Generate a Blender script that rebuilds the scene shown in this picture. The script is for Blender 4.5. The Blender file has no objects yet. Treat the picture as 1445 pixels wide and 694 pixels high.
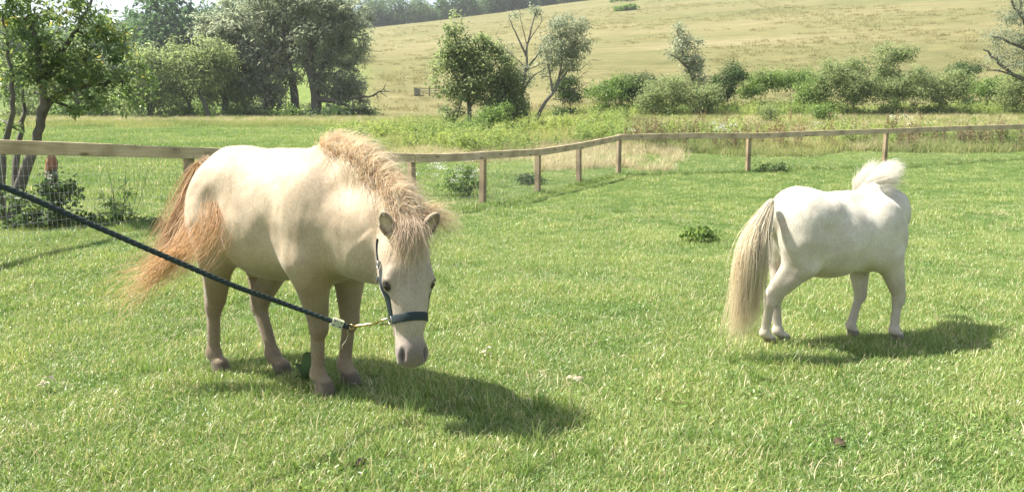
import bpy, math, random
import numpy as np
from mathutils import Vector, Matrix, noise as mnoise
from mathutils.bvhtree import BVHTree

rng = np.random.default_rng(7)
random.seed(7)
SC = bpy.context.scene
COL = SC.collection
R = math.radians

# ------------------------------------------------------------------ camera, world, sun, exposure
F_PX, HORIZON, CAM_H = 1044.0, 190.0, 1.27          # focal length in photo pixels, horizon row, eye height
PITCH = math.atan((347 - HORIZON) / F_PX)
cam = bpy.data.objects.new('camera', bpy.data.cameras.new('camera'))
COL.objects.link(cam)
cam.location = (0, 0, CAM_H)
cam.rotation_euler = (math.pi / 2 - PITCH, 0, 0)
cam.data.sensor_width = 36
cam.data.lens = 36 * F_PX / 1445
cam.data.clip_start = 0.05
cam.data.clip_end = 3000
SC.camera = cam

SUN_TO = Vector((1.0, -0.21, -1.46)).normalized()    # direction the light travels
sun_elev = math.asin(-SUN_TO.z)
sun = bpy.data.objects.new('sun', bpy.data.lights.new('sun', 'SUN'))
COL.objects.link(sun)
sun.data.energy = 5.0
sun.data.angle = R(0.5)
sun.data.color = (1.0, 0.955, 0.86)
sun.rotation_euler = SUN_TO.to_track_quat('-Z', 'Y').to_euler()
sun.location = (0, 0, 40)

W = bpy.data.worlds.new('World')
SC.world = W
W.use_nodes = True
wn, wl = W.node_tree.nodes, W.node_tree.links
wn.clear()
wo = wn.new('ShaderNodeOutputWorld'); bg = wn.new('ShaderNodeBackground')
sky = wn.new('ShaderNodeTexSky'); sky.sky_type = 'NISHITA'; sky.sun_disc = False
sky.sun_elevation = sun_elev
sky.sun_rotation = math.atan2(-SUN_TO.x, -SUN_TO.y)
sky.air_density = 1.2; sky.dust_density = 2.2
tc = wn.new('ShaderNodeTexCoord'); mp = wn.new('ShaderNodeMapping'); mp.inputs['Scale'].default_value = (1, 1, 3.2)
nz = wn.new('ShaderNodeTexNoise'); nz.inputs['Scale'].default_value = 2.3; nz.inputs['Detail'].default_value = 7
cr = wn.new('ShaderNodeValToRGB'); cr.color_ramp.elements[0].position = .42; cr.color_ramp.elements[1].position = .66
mx = wn.new('ShaderNodeMix'); mx.data_type = 'RGBA'
wl.new(tc.outputs['Generated'], mp.inputs['Vector']); wl.new(mp.outputs[0], nz.inputs['Vector'])
wl.new(nz.outputs['Fac'], cr.inputs[0]); wl.new(cr.outputs[0], mx.inputs['Factor'])
wl.new(sky.outputs[0], mx.inputs['A']); mx.inputs['B'].default_value = (4.3, 4.55, 4.9, 1)
wl.new(mx.outputs['Result'], bg.inputs['Color']); bg.inputs['Strength'].default_value = 0.088
wl.new(bg.outputs[0], wo.inputs['Surface'])

SC.view_settings.view_transform = 'Standard'
SC.view_settings.look = 'None'
SC.view_settings.exposure = 1.28
SC.view_settings.gamma = 1.0
SC.cycles.max_bounces = 8
SC.cycles.transparent_max_bounces = 8

# ------------------------------------------------------------------ helpers
FWD = np.array([0, math.cos(PITCH), -math.sin(PITCH)])
UPV = np.array([0, math.sin(PITCH), math.cos(PITCH)])
def P(px, py, Y):
    """a point of the place at depth Y metres, seen at photo pixel px, py"""
    d = FWD + np.array([1., 0, 0]) * (px - 722.5) / F_PX + UPV * (347 - py) / F_PX
    return np.array([0, 0, CAM_H]) + d * (Y / d[1])

def smooth(a, b, x):
    t = np.clip((x - a) / (b - a), 0, 1)
    return t * t * (3 - 2 * t)

def height(x, y):
    """terrain height, arrays or scalars"""
    x = np.asarray(x, float); y = np.asarray(y, float)
    yy = np.maximum(y, 1.0)
    u = np.clip(x / yy, -1.1, 1.1)
    right = smooth(-.05, .12, u) * smooth(6, 16, y)
    left = smooth(-.25, -.55, u)
    zr = np.interp(y, [0, 12, 16, 19, 21, 30, 45, 60], [0, .04, .12, .30, .42, 1.15, 2.45, 3.5])
    zl = np.interp(y, [0, 8, 14, 20, 30, 45, 60], [0, .0, -.03, .2, .85, 1.85, 2.6])
    z = zl * (1 - right) + zr * right
    z = z + .2 * left * smooth(4.5, 7.5, y) * (1 - smooth(12, 24, y))
    sl = .167 + (u + .19) * np.where(u < -.19, .20, .127)
    far = np.clip(y - 58, 0, None)
    hill = np.where(far < 242, sl * far, sl * 242 + (far - 242) * .02)
    hill = hill * smooth(0, 30, far)
    z = z + hill
    z = z + .03 * np.sin(x * .9 + 1.3) * np.sin(y * .7) * smooth(5, 12, y)
    z = z + .6 * np.sin(x * .05 + .7) * np.sin(y * .045) * smooth(80, 150, y)
    return z
def G(px, py):
    """the point of the flat pasture seen at photo pixel px, py"""
    d = FWD + np.array([1., 0, 0]) * (px - 722.5) / F_PX + UPV * (347 - py) / F_PX
    return np.array([0, 0, CAM_H]) + d * (-CAM_H / d[2])
def H(x, y): return float(height(x, y))

def tag(o, label=None, cat=None, group=None, kind=None):
    if label: o['label'] = label
    if cat: o['category'] = cat
    if group: o['group'] = group
    if kind: o['kind'] = kind
    return o

def empty(name, loc=(0, 0, 0), rz=0.0, parent=None):
    o = bpy.data.objects.new(name, None)
    o.empty_display_size = .2
    COL.objects.link(o); o.location = loc; o.rotation_euler = (0, 0, rz)
    if parent: o.parent = parent
    return o

def np_mesh(name, verts, quads=None, tris=None, smooth_shade=True):
    me = bpy.data.meshes.new(name)
    verts = np.asarray(verts, np.float32).reshape(-1, 3)
    fl, sizes = [], []
    for f, n in ((quads, 4), (tris, 3)):
        if f is not None and len(f):
            f = np.asarray(f, np.int32).reshape(-1, n)
            fl.append(f.ravel()); sizes.append(np.full(len(f), n, np.int32))
    me.vertices.add(len(verts)); me.vertices.foreach_set('co', verts.ravel())
    if fl:
        li = np.concatenate(fl); sz = np.concatenate(sizes)
        me.loops.add(len(li)); me.loops.foreach_set('vertex_index', li)
        me.polygons.add(len(sz))
        st = np.concatenate([[0], np.cumsum(sz)[:-1]]).astype(np.int32)
        me.polygons.foreach_set('loop_start', st)
        me.polygons.foreach_set('use_smooth', np.full(len(sz), smooth_shade))
    me.update(calc_edges=True)
    me.validate()
    return me

def attr(me, name, typ, data, domain='POINT'):
    a = me.attributes.new(name, typ, domain)
    data = np.asarray(data)
    key = {'FLOAT': 'value', 'INT': 'value', 'FLOAT_VECTOR': 'vector', 'FLOAT_COLOR': 'color'}[typ]
    a.data.foreach_set(key, data.astype(np.int32 if typ == 'INT' else np.float32).ravel())

def obj(name, me, m=None, parent=None):
    o = bpy.data.objects.new(name, me)
    COL.objects.link(o)
    if m is not None and len(me.materials) == 0: me.materials.append(m)
    if parent is not None: o.parent = parent
    return o

class MB:
    """collects boxes and tubes, builds one mesh"""
    def __init__(s): s.v, s.q, s.t, s.n, s.var = [], [], [], 0, []
    def add(s, v, q=None, t=None, var=0.):
        v = np.asarray(v, float)
        s.v.append(v)
        if q is not None and len(q): s.q.append(np.asarray(q) + s.n)
        if t is not None and len(t): s.t.append(np.asarray(t) + s.n)
        s.var.append(np.full(len(v), var)); s.n += len(v)
    def tube(s, pts, radii, sides=6, cap=True, var=0.):
        pts = np.asarray(pts, float); n = len(pts)
        radii = np.broadcast_to(np.asarray(radii, float), (n,))
        tan = np.gradient(pts, axis=0); tan /= np.linalg.norm(tan, axis=1)[:, None] + 1e-9
        ref = np.array([0, 0, 1.]) if abs(tan[0][2]) < .8 else np.array([1., 0, 0])
        a = np.cross(tan, ref); a /= np.linalg.norm(a, axis=1)[:, None] + 1e-9
        b = np.cross(tan, a)
        th = np.arange(sides) * 2 * math.pi / sides
        ring = a[:, None, :] * np.cos(th)[None, :, None] + b[:, None, :] * np.sin(th)[None, :, None]
        v = (pts[:, None, :] + ring * radii[:, None, None]).reshape(-1, 3)
        i = np.arange(n - 1)[:, None] * sides; j = np.arange(sides)[None, :]; k = (j + 1) % sides
        q = np.stack([i + j, i + sides + j, i + sides + k, i + k], -1).reshape(-1, 4)
        t = []
        if cap:
            for base, sgn in ((0, 1), ((n - 1) * sides, -1)):
                for e in range(1, sides - 1):
                    t.append([base, base + e, base + e + 1][::sgn])
        s.add(v, q, np.array(t) if t else None, var)
    def box(s, c, half, ax=None, var=0., jit=0.):
        ax = np.eye(3) if ax is None else np.asarray(ax, float)
        sg = np.array([[x, y, z] for x in (-1, 1) for y in (-1, 1) for z in (-1, 1)], float)
        v = np.asarray(c, float) + (sg * np.asarray(half, float)) @ ax
        if jit: v += rng.normal(0, jit, v.shape)
        s.add(v, [[0, 1, 3, 2], [4, 6, 7, 5], [0, 4, 5, 1], [2, 3, 7, 6], [0, 2, 6, 4], [1, 5, 7, 3]], None, var)
    def mesh(s, name, sm=True):
        me = np_mesh(name, np.concatenate(s.v), np.concatenate(s.q) if s.q else None, np.concatenate(s.t) if s.t else None, sm)
        attr(me, 'var', 'FLOAT', np.concatenate(s.var))
        return me
    def build(s, name, m, parent=None, sm=True): return obj(name, s.mesh(name, sm), m, parent)

# ------------------------------------------------------------------ materials
def new_mat(name):
    m = bpy.data.materials.new(name); m.use_nodes = True
    nt = m.node_tree; nt.nodes.clear()
    out = nt.nodes.new('ShaderNodeOutputMaterial')
    return m, nt, out

def node(nt, typ, **kw):
    n = nt.nodes.new(typ)
    for k, v in kw.items():
        if k in n.inputs: n.inputs[k].default_value = v
        else: setattr(n, k, v)
    return n

def ramp(nt, stops, src=None):
    r = nt.nodes.new('ShaderNodeValToRGB')
    e = r.color_ramp.elements
    while len(e) < len(stops): e.new(.5)
    for el, (p, c) in zip(e, stops):
        el.position = p; el.color = (*c, 1) if len(c) == 3 else c
    if src is not None: nt.links.new(src, r.inputs[0])
    return r

def mixc(nt, fac, a, b, blend='MIX'):
    m = nt.nodes.new('ShaderNodeMix'); m.data_type = 'RGBA'; m.blend_type = blend
    for k, v in (('Factor', fac), ('A', a), ('B', b)):
        if hasattr(v, 'is_linked') or hasattr(v, 'node'): nt.links.new(v, m.inputs[k])
        else: m.inputs[k].default_value = v if k == 'Factor' else ((*v, 1) if len(v) == 3 else v)
    return m.outputs['Result']

def leafy(name, stops, transl=.35, inst=False, rough=.5, spec=.3, tint=((.75, .8, .7), (1.25, 1.2, 1.2))):
    """leaf / blade material: colour from the per-leaf 'var', light passes through"""
    m, nt, out = new_mat(name)
    a = node(nt, 'ShaderNodeAttribute', attribute_name='var')
    c = ramp(nt, stops, a.outputs['Fac']).outputs[0]
    if inst:
        ti = node(nt, 'ShaderNodeAttribute', attribute_name='tint', attribute_type='INSTANCER')
        tr = ramp(nt, [(0, tint[0]), (1, tint[1])], ti.outputs['Fac'])
        c = mixc(nt, 1.0, c, tr.outputs[0], 'MULTIPLY')
    b = node(nt, 'ShaderNodeBsdfPrincipled', Roughness=rough)
    b.inputs['Specular IOR Level'].default_value = spec
    nt.links.new(c, b.inputs['Base Color'])
    t = nt.nodes.new('ShaderNodeBsdfTranslucent')
    hs = node(nt, 'ShaderNodeHueSaturation', Saturation=1.1, Value=1.5)
    nt.links.new(c, hs.inputs['Color']); nt.links.new(hs.outputs[0], t.inputs['Color'])
    ms = node(nt, 'ShaderNodeMixShader', Fac=transl)
    nt.links.new(b.outputs[0], ms.inputs[1]); nt.links.new(t.outputs[0], ms.inputs[2])
    nt.links.new(ms.outputs[0], out.inputs['Surface'])
    return m

def bark(name, c0, c1, scale=14):
    m, nt, out = new_mat(name)
    tcn = nt.nodes.new('ShaderNodeTexCoord'); mpn = nt.nodes.new('ShaderNodeMapping'); mpn.inputs['Scale'].default_value = (1, 1, .25)
    n = node(nt, 'ShaderNodeTexNoise', Scale=scale, Detail=6.)
    nt.links.new(tcn.outputs['Object'], mpn.inputs[0]); nt.links.new(mpn.outputs[0], n.inputs['Vector'])
    c = ramp(nt, [(.3, c0), (.7, c1)], n.outputs['Fac'])
    b = node(nt, 'ShaderNodeBsdfPrincipled', Roughness=.9)
    bp = node(nt, 'ShaderNodeBump', Strength=.7, Distance=.03)
    nt.links.new(n.outputs['Fac'], bp.inputs['Height']); nt.links.new(bp.outputs[0], b.inputs['Normal'])
    nt.links.new(c.outputs[0], b.inputs['Base Color']); nt.links.new(b.outputs[0], out.inputs['Surface'])
    return m

def plain(name, c, rough=.6, metal=0., bump=None):
    m, nt, out = new_mat(name)
    b = node(nt, 'ShaderNodeBsdfPrincipled', Roughness=rough, Metallic=metal)
    n = node(nt, 'ShaderNodeTexNoise', Scale=60. if bump is None else bump, Detail=4.)
    tcn = nt.nodes.new('ShaderNodeTexCoord'); nt.links.new(tcn.outputs['Object'], n.inputs['Vector'])
    cc = ramp(nt, [(.3, tuple(x * .75 for x in c)), (.7, tuple(min(1, x * 1.2) for x in c))], n.outputs['Fac'])
    nt.links.new(cc.outputs[0], b.inputs['Base Color'])
    bp = node(nt, 'ShaderNodeBump', Strength=.25, Distance=.002)
    nt.links.new(n.outputs['Fac'], bp.inputs['Height']); nt.links.new(bp.outputs[0], b.inputs['Normal'])
    nt.links.new(b.outputs[0], out.inputs['Surface'])
    return m

def ground_mat():
    m, nt, out = new_mat('pasture_soil_and_turf')
    tcn = nt.nodes.new('ShaderNodeTexCoord')
    zones = node(nt, 'ShaderNodeAttribute', attribute_name='zone')       # r: hill, g: meadow
    sep = nt.nodes.new('ShaderNodeSeparateColor'); nt.links.new(zones.outputs['Color'], sep.inputs[0])
    n1 = node(nt, 'ShaderNodeTexNoise', Scale=1.1, Detail=8.); nt.links.new(tcn.outputs['Object'], n1.inputs['Vector'])
    n2 = node(nt, 'ShaderNodeTexNoise', Scale=22., Detail=5.); nt.links.new(tcn.outputs['Object'], n2.inputs['Vector'])
    turf = ramp(nt, [(.3, (.05, .075, .02)), (.55, (.085, .14, .032)), (.75, (.13, .17, .05))], n2.outputs['Fac'])
    mead = ramp(nt, [(.3, (.11, .17, .04)), (.55, (.17, .22, .06)), (.75, (.26, .25, .10))], n1.outputs['Fac'])
    mp2 = nt.nodes.new('ShaderNodeMapping'); mp2.inputs['Scale'].default_value = (.5, 1.6, 1); mp2.inputs['Rotation'].default_value = (0, 0, .12)
    nt.links.new(tcn.outputs['Object'], mp2.inputs[0])
    n3 = node(nt, 'ShaderNodeTexNoise', Scale=.030, Detail=9., Roughness=.62); nt.links.new(mp2.outputs[0], n3.inputs['Vector'])
    n4 = node(nt, 'ShaderNodeTexNoise', Scale=.35, Detail=9., Roughness=.78); nt.links.new(mp2.outputs[0], n4.inputs['Vector'])
    hill = ramp(nt, [(.30, (.150, .152, .064)), (.46, (.182, .174, .077)), (.58, (.213, .193, .093)), (.72, (.255, .225, .123))], n3.outputs['Fac'])
    hv = ramp(nt, [(.32, (.62, .66, .58)), (.68, (1.22, 1.18, 1.15))], n4.outputs['Fac'])
    hc = mixc(nt, 1.0, hill.outputs[0], hv.outputs[0], 'MULTIPLY')
    c = mixc(nt, sep.outputs[1], turf.outputs[0], mead.outputs[0])
    c = mixc(nt, sep.outputs[0], c, hc)
    b = node(nt, 'ShaderNodeBsdfPrincipled', Roughness=.95)
    b.inputs['Specular IOR Level'].default_value = .1
    nt.links.new(c, b.inputs['Base Color'])
    bp = node(nt, 'ShaderNodeBump', Strength=.5, Distance=.04)
    nt.links.new(n2.outputs['Fac'], bp.inputs['Height'])
    bp2 = node(nt, 'ShaderNodeBump', Strength=.5, Distance=.5)
    nt.links.new(n4.outputs['Fac'], bp2.inputs['Height']); nt.links.new(bp.outputs[0], bp2.inputs['Normal'])
    nt.links.new(bp2.outputs[0], b.inputs['Normal'])
    nt.links.new(b.outputs[0], out.inputs['Surface'])
    return m

def coat_mat(name):
    m, nt, out = new_mat(name)
    a = node(nt, 'ShaderNodeAttribute', attribute_name='coat')
    tcn = nt.nodes.new('ShaderNodeTexCoord')
    n1 = node(nt, 'ShaderNodeTexNoise', Scale=7., Detail=5.); nt.links.new(tcn.outputs['Object'], n1.inputs['Vector'])
    mpn = nt.nodes.new('ShaderNodeMapping'); mpn.inputs['Scale'].default_value = (1, 1, .45); nt.links.new(tcn.outputs['Object'], mpn.inputs[0])
    n2 = node(nt, 'ShaderNodeTexNoise', Scale=150., Detail=3.); nt.links.new(mpn.outputs[0], n2.inputs['Vector'])
    n3 = node(nt, 'ShaderNodeTexNoise', Scale=46., Detail=5.); nt.links.new(mpn.outputs[0], n3.inputs['Vector'])
    v1 = ramp(nt, [(.3, (.80, .765, .72)), (.68, (1.08, 1.08, 1.08))], n1.outputs['Fac'])
    v2 = ramp(nt, [(.3, (.84, .82, .79)), (.65, (1.06, 1.06, 1.06))], n2.outputs['Fac'])
    c = mixc(nt, 1., a.outputs['Color'], v1.outputs[0], 'MULTIPLY')
    c = mixc(nt, 1., c, v2.outputs[0], 'MULTIPLY')
    b = node(nt, 'ShaderNodeBsdfPrincipled', Roughness=.62)
    b.inputs['Specular IOR Level'].default_value = .25
    b.inputs['Sheen Weight'].default_value = .25
    b.inputs['Sheen Roughness'].default_value = .4
    nt.links.new(c, b.inputs['Base Color'])
    bp = node(nt, 'ShaderNodeBump', Strength=.22, Distance=.0025); nt.links.new(n3.outputs['Fac'], bp.inputs['Height'])
    bp2 = node(nt, 'ShaderNodeBump', Strength=.3, Distance=.0015); nt.links.new(n2.outputs['Fac'], bp2.inputs['Height'])
    nt.links.new(bp.outputs[0], bp2.inputs['Normal']); nt.links.new(bp2.outputs[0], b.inputs['Normal'])
    nt.links.new(b.outputs[0], out.inputs['Surface'])
    return m

def hair_mat(name, transl=.5):
    m, nt, out = new_mat(name)
    a = node(nt, 'ShaderNodeAttribute', attribute_name='coat')
    b = node(nt, 'ShaderNodeBsdfPrincipled', Roughness=.42)
    b.inputs['Specular IOR Level'].default_value = .35
    nt.links.new(a.outputs['Color'], b.inputs['Base Color'])
    t = nt.nodes.new('ShaderNodeBsdfTranslucent'); nt.links.new(a.outputs['Color'], t.inputs['Color'])
    ms = node(nt, 'ShaderNodeMixShader', Fac=transl)
    nt.links.new(b.outputs[0], ms.inputs[1]); nt.links.new(t.outputs[0], ms.inputs[2])
    nt.links.new(ms.outputs[0], out.inputs['Surface'])
    return m

def wood_mat(name, c0, c1, c2):
    m, nt, out = new_mat(name)
    tcn = nt.nodes.new('ShaderNodeTexCoord'); mpn = nt.nodes.new('ShaderNodeMapping'); mpn.inputs['Scale'].default_value = (1.2, 26, 26)
    nt.links.new(tcn.outputs['Object'], mpn.inputs[0])
    n = node(nt, 'ShaderNodeTexNoise', Scale=1.6, Detail=6., Distortion=.6); nt.links.new(mpn.outputs[0], n.inputs['Vector'])
    n2 = node(nt, 'ShaderNodeTexNoise', Scale=2.2, Detail=5.); nt.links.new(tcn.outputs['Object'], n2.inputs['Vector'])
    c = ramp(nt, [(.3, c0), (.55, c1), (.72, c2)], n.outputs['Fac'])
    w = ramp(nt, [(.36, (.5, .47, .44)), (.56, (1, 1, 1))], n2.outputs['Fac'])
    cc = mixc(nt, .75, c.outputs[0], w.outputs[0], 'MULTIPLY')
    vo = node(nt, 'ShaderNodeTexVoronoi', Scale=1.0); mk = nt.nodes.new('ShaderNodeMapping'); mk.inputs['Scale'].default_value = (2.6, 9, 9)
    nt.links.new(tcn.outputs['Object'], mk.inputs[0]); nt.links.new(mk.outputs[0], vo.inputs['Vector'])
    kn = ramp(nt, [(.10, (.30, .22, .16)), (.2, (1, 1, 1))], vo.outputs['Distance'])
    cc = mixc(nt, .8, cc, kn.outputs[0], 'MULTIPLY')
    b = node(nt, 'ShaderNodeBsdfPrincipled', Roughness=.8)
    bp = node(nt, 'ShaderNodeBump', Strength=.4, Distance=.004)
    nt.links.new(n.outputs['Fac'], bp.inputs['Height']); nt.links.new(bp.outputs[0], b.inputs['Normal'])
    nt.links.new(cc, b.inputs['Base Color']); nt.links.new(b.outputs[0], out.inputs['Surface'])
    return m

M = {}
M['ground'] = ground_mat()
M['grass'] = leafy('grass_blades', [(0, (.125, .215, .045)), (.45, (.215, .325, .08)), (.8, (.335, .41, .14)), (.9, (.46, .43, .19)), (1, (.62, .57, .36))], .33, True, .36, .55, ((.62, .74, .60), (1.35, 1.18, 1.3)))
M['meadow'] = leafy('meadow_growth', [(0, (.18, .235, .065)), (.5, (.27, .31, .105)), (.8, (.38, .365, .17)), (1, (.50, .44, .25))], .35, True, .6, .2, ((.7, .8, .7), (1.3, 1.2, 1.2)))
M['straw'] = leafy('dry_straw', [(0, (.36, .31, .17)), (1, (.60, .53, .34))], .25, True, .7, .2, ((.75, .72, .7), (1.2, 1.2, 1.2)))
M['dock'] = leafy('brown_seed_heads', [(0, (.20, .15, .09)), (.6, (.33, .26, .15)), (1, (.28, .28, .13))], .2, True, .8, .1, ((.8, .8, .8), (1.3, 1.3, 1.2)))
M['apple'] = leafy('foreground_leaves', [(0, (.11, .16, .065)), (.5, (.18, .245, .09)), (.88, (.26, .32, .125)), (.95, (.30, .34, .11)), (1, (.42, .38, .11))], .48, False, .35, .6)
M['willow'] = leafy('grey_green_leaves', [(0, (.19, .22, .15)), (.5, (.28, .31, .205)), (1, (.40, .42, .30))], .55, False, .5, .35)
M['olive'] = leafy('olive_leaves', [(0, (.16, .20, .09)), (.5, (.235, .285, .125)), (1, (.34, .38, .18))], .55, False, .5, .3)
M['fresh'] = leafy('fresh_green_leaves', [(0, (.11, .18, .05)), (.5, (.18, .26, .075)), (1, (.26, .34, .11))], .42, False, .5, .3)
M['deep'] = leafy('deep_green_leaves', [(0, (.055, .095, .034)), (.5, (.09, .14, .05)), (1, (.14, .195, .07))], .35, False, .5, .3)
M['wood_far'] = leafy('far_wood_leaves', [(0, (.07, .115, .06)), (.5, (.105, .16, .075)), (1, (.17, .235, .115))], .45, True, .6, .2, ((.62, .75, .75), (1.35, 1.25, 1.05)))
M['bark'] = bark('grey_bark', (.07, .06, .05), (.17, .15, .125))
M['bark_pale'] = bark('pale_bark', (.11, .10, .085), (.25, .225, .19))
M['rail'] = wood_mat('sawn_rail_wood', (.44, .33, .20), (.55, .43, .28), (.64, .52, .36))
M['post'] = wood_mat('sawn_post_wood', (.29, .21, .12), (.36, .265, .16), (.43, .33, .21))
M['wire'] = plain('galvanised_wire', (.42, .43, .42), .45, .6)
M['coat'] = coat_mat('pony_coat')
M['hair'] = hair_mat('pony_hair')
M['fuzz'] = hair_mat('pony_coat_hair', .2)
M['eye'] = plain('pony_eye', (.02, .014, .01), .12)
M['webbing'] = plain('dark_green_webbing', (.014, .028, .030), .75, 0, 400.)
M['rope'] = plain('dark_green_rope', (.022, .036, .036), .8, 0, 300.)
M['brass'] = plain('brass_clip', (.62, .46, .20), .3, 1.)
M['steel'] = plain('steel_ring', (.55, .55, .55), .3, 1.)
M['clampw'] = plain('pale_clamp', (.46, .48, .33), .5)
M['rubber'] = plain('black_rubber', (.02, .02, .02), .7)
M['dung'] = plain('dry_dung', (.065, .042, .026), .95, 0, 35.)
M['white'] = leafy('white_flowers', [(0, (.62, .62, .52)), (1, (.8, .8, .74))], .2, True, .7, .2, ((.9, .9, .9), (1.1, 1.1, 1.1)))
M['rust'] = plain('orange_rotten_wood', (.24, .11, .055), .9, 0, 20.)
M['gatewood'] = plain('weathered_gate_wood', (.30, .28, .22), .9, 0, 20.)

# ------------------------------------------------------------------ the ground
def ground():
    nr, na = 330, 560
    rad = np.concatenate([[0], np.geomspace(.4, 760, nr - 1)])
    # angles packed towards the view
    t = np.linspace(-1, 1, na, endpoint=False)
    ang = math.pi / 2 + math.pi * (.42 * t + .58 * t ** 3)
    rr, aa = np.meshgrid(rad, ang, indexing='ij')
    x, y = rr * np.cos(aa), rr * np.sin(aa)
    z = height(x, y)
    near = smooth(0, 3, rr) * (1 - smooth(30, 60, rr))
    z = z + near * .012 * (np.sin(x * 3.1 + np.cos(y * 2.3) * 2) * np.cos(y * 3.7 + np.sin(x * 1.9) * 2))
    v = np.stack([x, y, z], -1).reshape(-1, 3)
    i = np.arange(nr - 1)[:, None] * na; j = np.arange(na)[None, :]; k = (j + 1) % na
    q = np.stack([i + j, i + na + j, i + na + k, i + k], -1).reshape(-1, 4)
    me = np_mesh('pasture_ground', v, q)
    u = x / np.maximum(y, 1)
    hillz = smooth(52, 62, y + 3 * np.sin(x * .21)) * smooth(-.22, -.17, u)
    mead = smooth(17, 23, y - 3 * smooth(.1, .3, u) + 1.0 * np.sin(x * .8)) * smooth(-.5, -.1, u) * .9 + smooth(22, 50, y) * .35
    zone = np.stack([hillz, np.clip(mead, 0, 1), 0 * x, 0 * x + 1], -1)
    attr(me, 'zone', 'FLOAT_COLOR', zone.reshape(-1, 4))
    return tag(obj('pasture_ground', me, M['ground']), kind='structure')
ground()

# ------------------------------------------------------------------ scatter of small growth (one mesh holds the tufts and the points)
_groups = {}
def scatter_group(K):
    if K in _groups: return _groups[K]
    ng = bpy.data.node_groups.new('tuft_scatter_%d' % K, 'GeometryNodeTree')
    ng.interface.new_socket('Geometry', in_out='INPUT', socket_type='NodeSocketGeometry')
    ng.interface.new_socket('Geometry', in_out='OUTPUT', socket_type='NodeSocketGeometry')
    n, l = ng.nodes, ng.links
    gi, go = n.new('NodeGroupInput'), n.new('NodeGroupOutput')
    va = n.new('GeometryNodeInputNamedAttribute'); va.data_type = 'INT'; va.inputs['Name'].default_value = 'variant'
    g2i = n.new('GeometryNodeGeometryToInstance')
    def sel(k):
        c = n.new('FunctionNodeCompare'); c.data_type = 'INT'; c.operation = 'EQUAL'
        isock = [s for s in c.inputs if s.type == 'INT']
        l.new(va.outputs['Attribute'], isock[0]); isock[1].default_value = k
        s = n.new('GeometryNodeSeparateGeometry'); s.domain = 'POINT'
        l.new(gi.outputs[0], s.inputs['Geometry']); l.new(c.outputs[0], s.inputs['Selection'])
        return s.outputs['Selection']
    for k in range(K): l.new(sel(k), g2i.inputs[0])
    iop = n.new('GeometryNodeInstanceOnPoints')
    l.new(sel(-1), iop.inputs['Points']); l.new(g2i.outputs[0], iop.inputs['Instance'])
    iop.inputs['Pick Instance'].default_value = True
    for nm, typ, sock in (('pick', 'INT', 'Instance Index'), ('rot', 'FLOAT_VECTOR', 'Rotation'), ('scl', 'FLOAT_VECTOR', 'Scale')):
        a = n.new('GeometryNodeInputNamedAttribute'); a.data_type = typ; a.inputs['Name'].default_value = nm
        l.new(a.outputs['Attribute'], iop.inputs[sock])
    l.new(iop.outputs[0], go.inputs[0])
    _groups[K] = ng
    return ng

def scatter(name, variants, pts, rot, scl, tint, m, label=None, cat=None):
    """variants: list of (verts, tris, var); pts: (n,3)"""
    V, T, var, vid, off = [], [], [], [], 0
    for k, (v, t, a) in enumerate(variants):
        V.append(v); T.append(np.asarray(t) + off); var.append(a); vid.append(np.full(len(v), k)); off += len(v)
    n = len(pts)
    V.append(pts); var.append(np.zeros(n)); vid.append(np.full(n, -1))
    Vc = np.concatenate(V)
    me = np_mesh(name, Vc, None, np.concatenate(T))
    N = len(Vc)
    full = lambda d, w: np.concatenate([np.zeros((off, w)), np.asarray(d, float).reshape(n, w)])
    attr(me, 'var', 'FLOAT', np.concatenate(var)); attr(me, 'variant', 'INT', np.concatenate(vid))
    attr(me, 'pick', 'INT', np.concatenate([np.zeros(off), rng.integers(0, len(variants), n)]))
    attr(me, 'rot', 'FLOAT_VECTOR', full(rot, 3)); attr(me, 'scl', 'FLOAT_VECTOR', full(scl, 3)); attr(me, 'tint', 'FLOAT', full(tint, 1)[:, 0])
    o = obj(name, me, m)
    md = o.modifiers.new('scatter', 'NODES'); md.node_group = scatter_group(len(variants))
    return tag(o, label, cat, kind='stuff')

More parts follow.
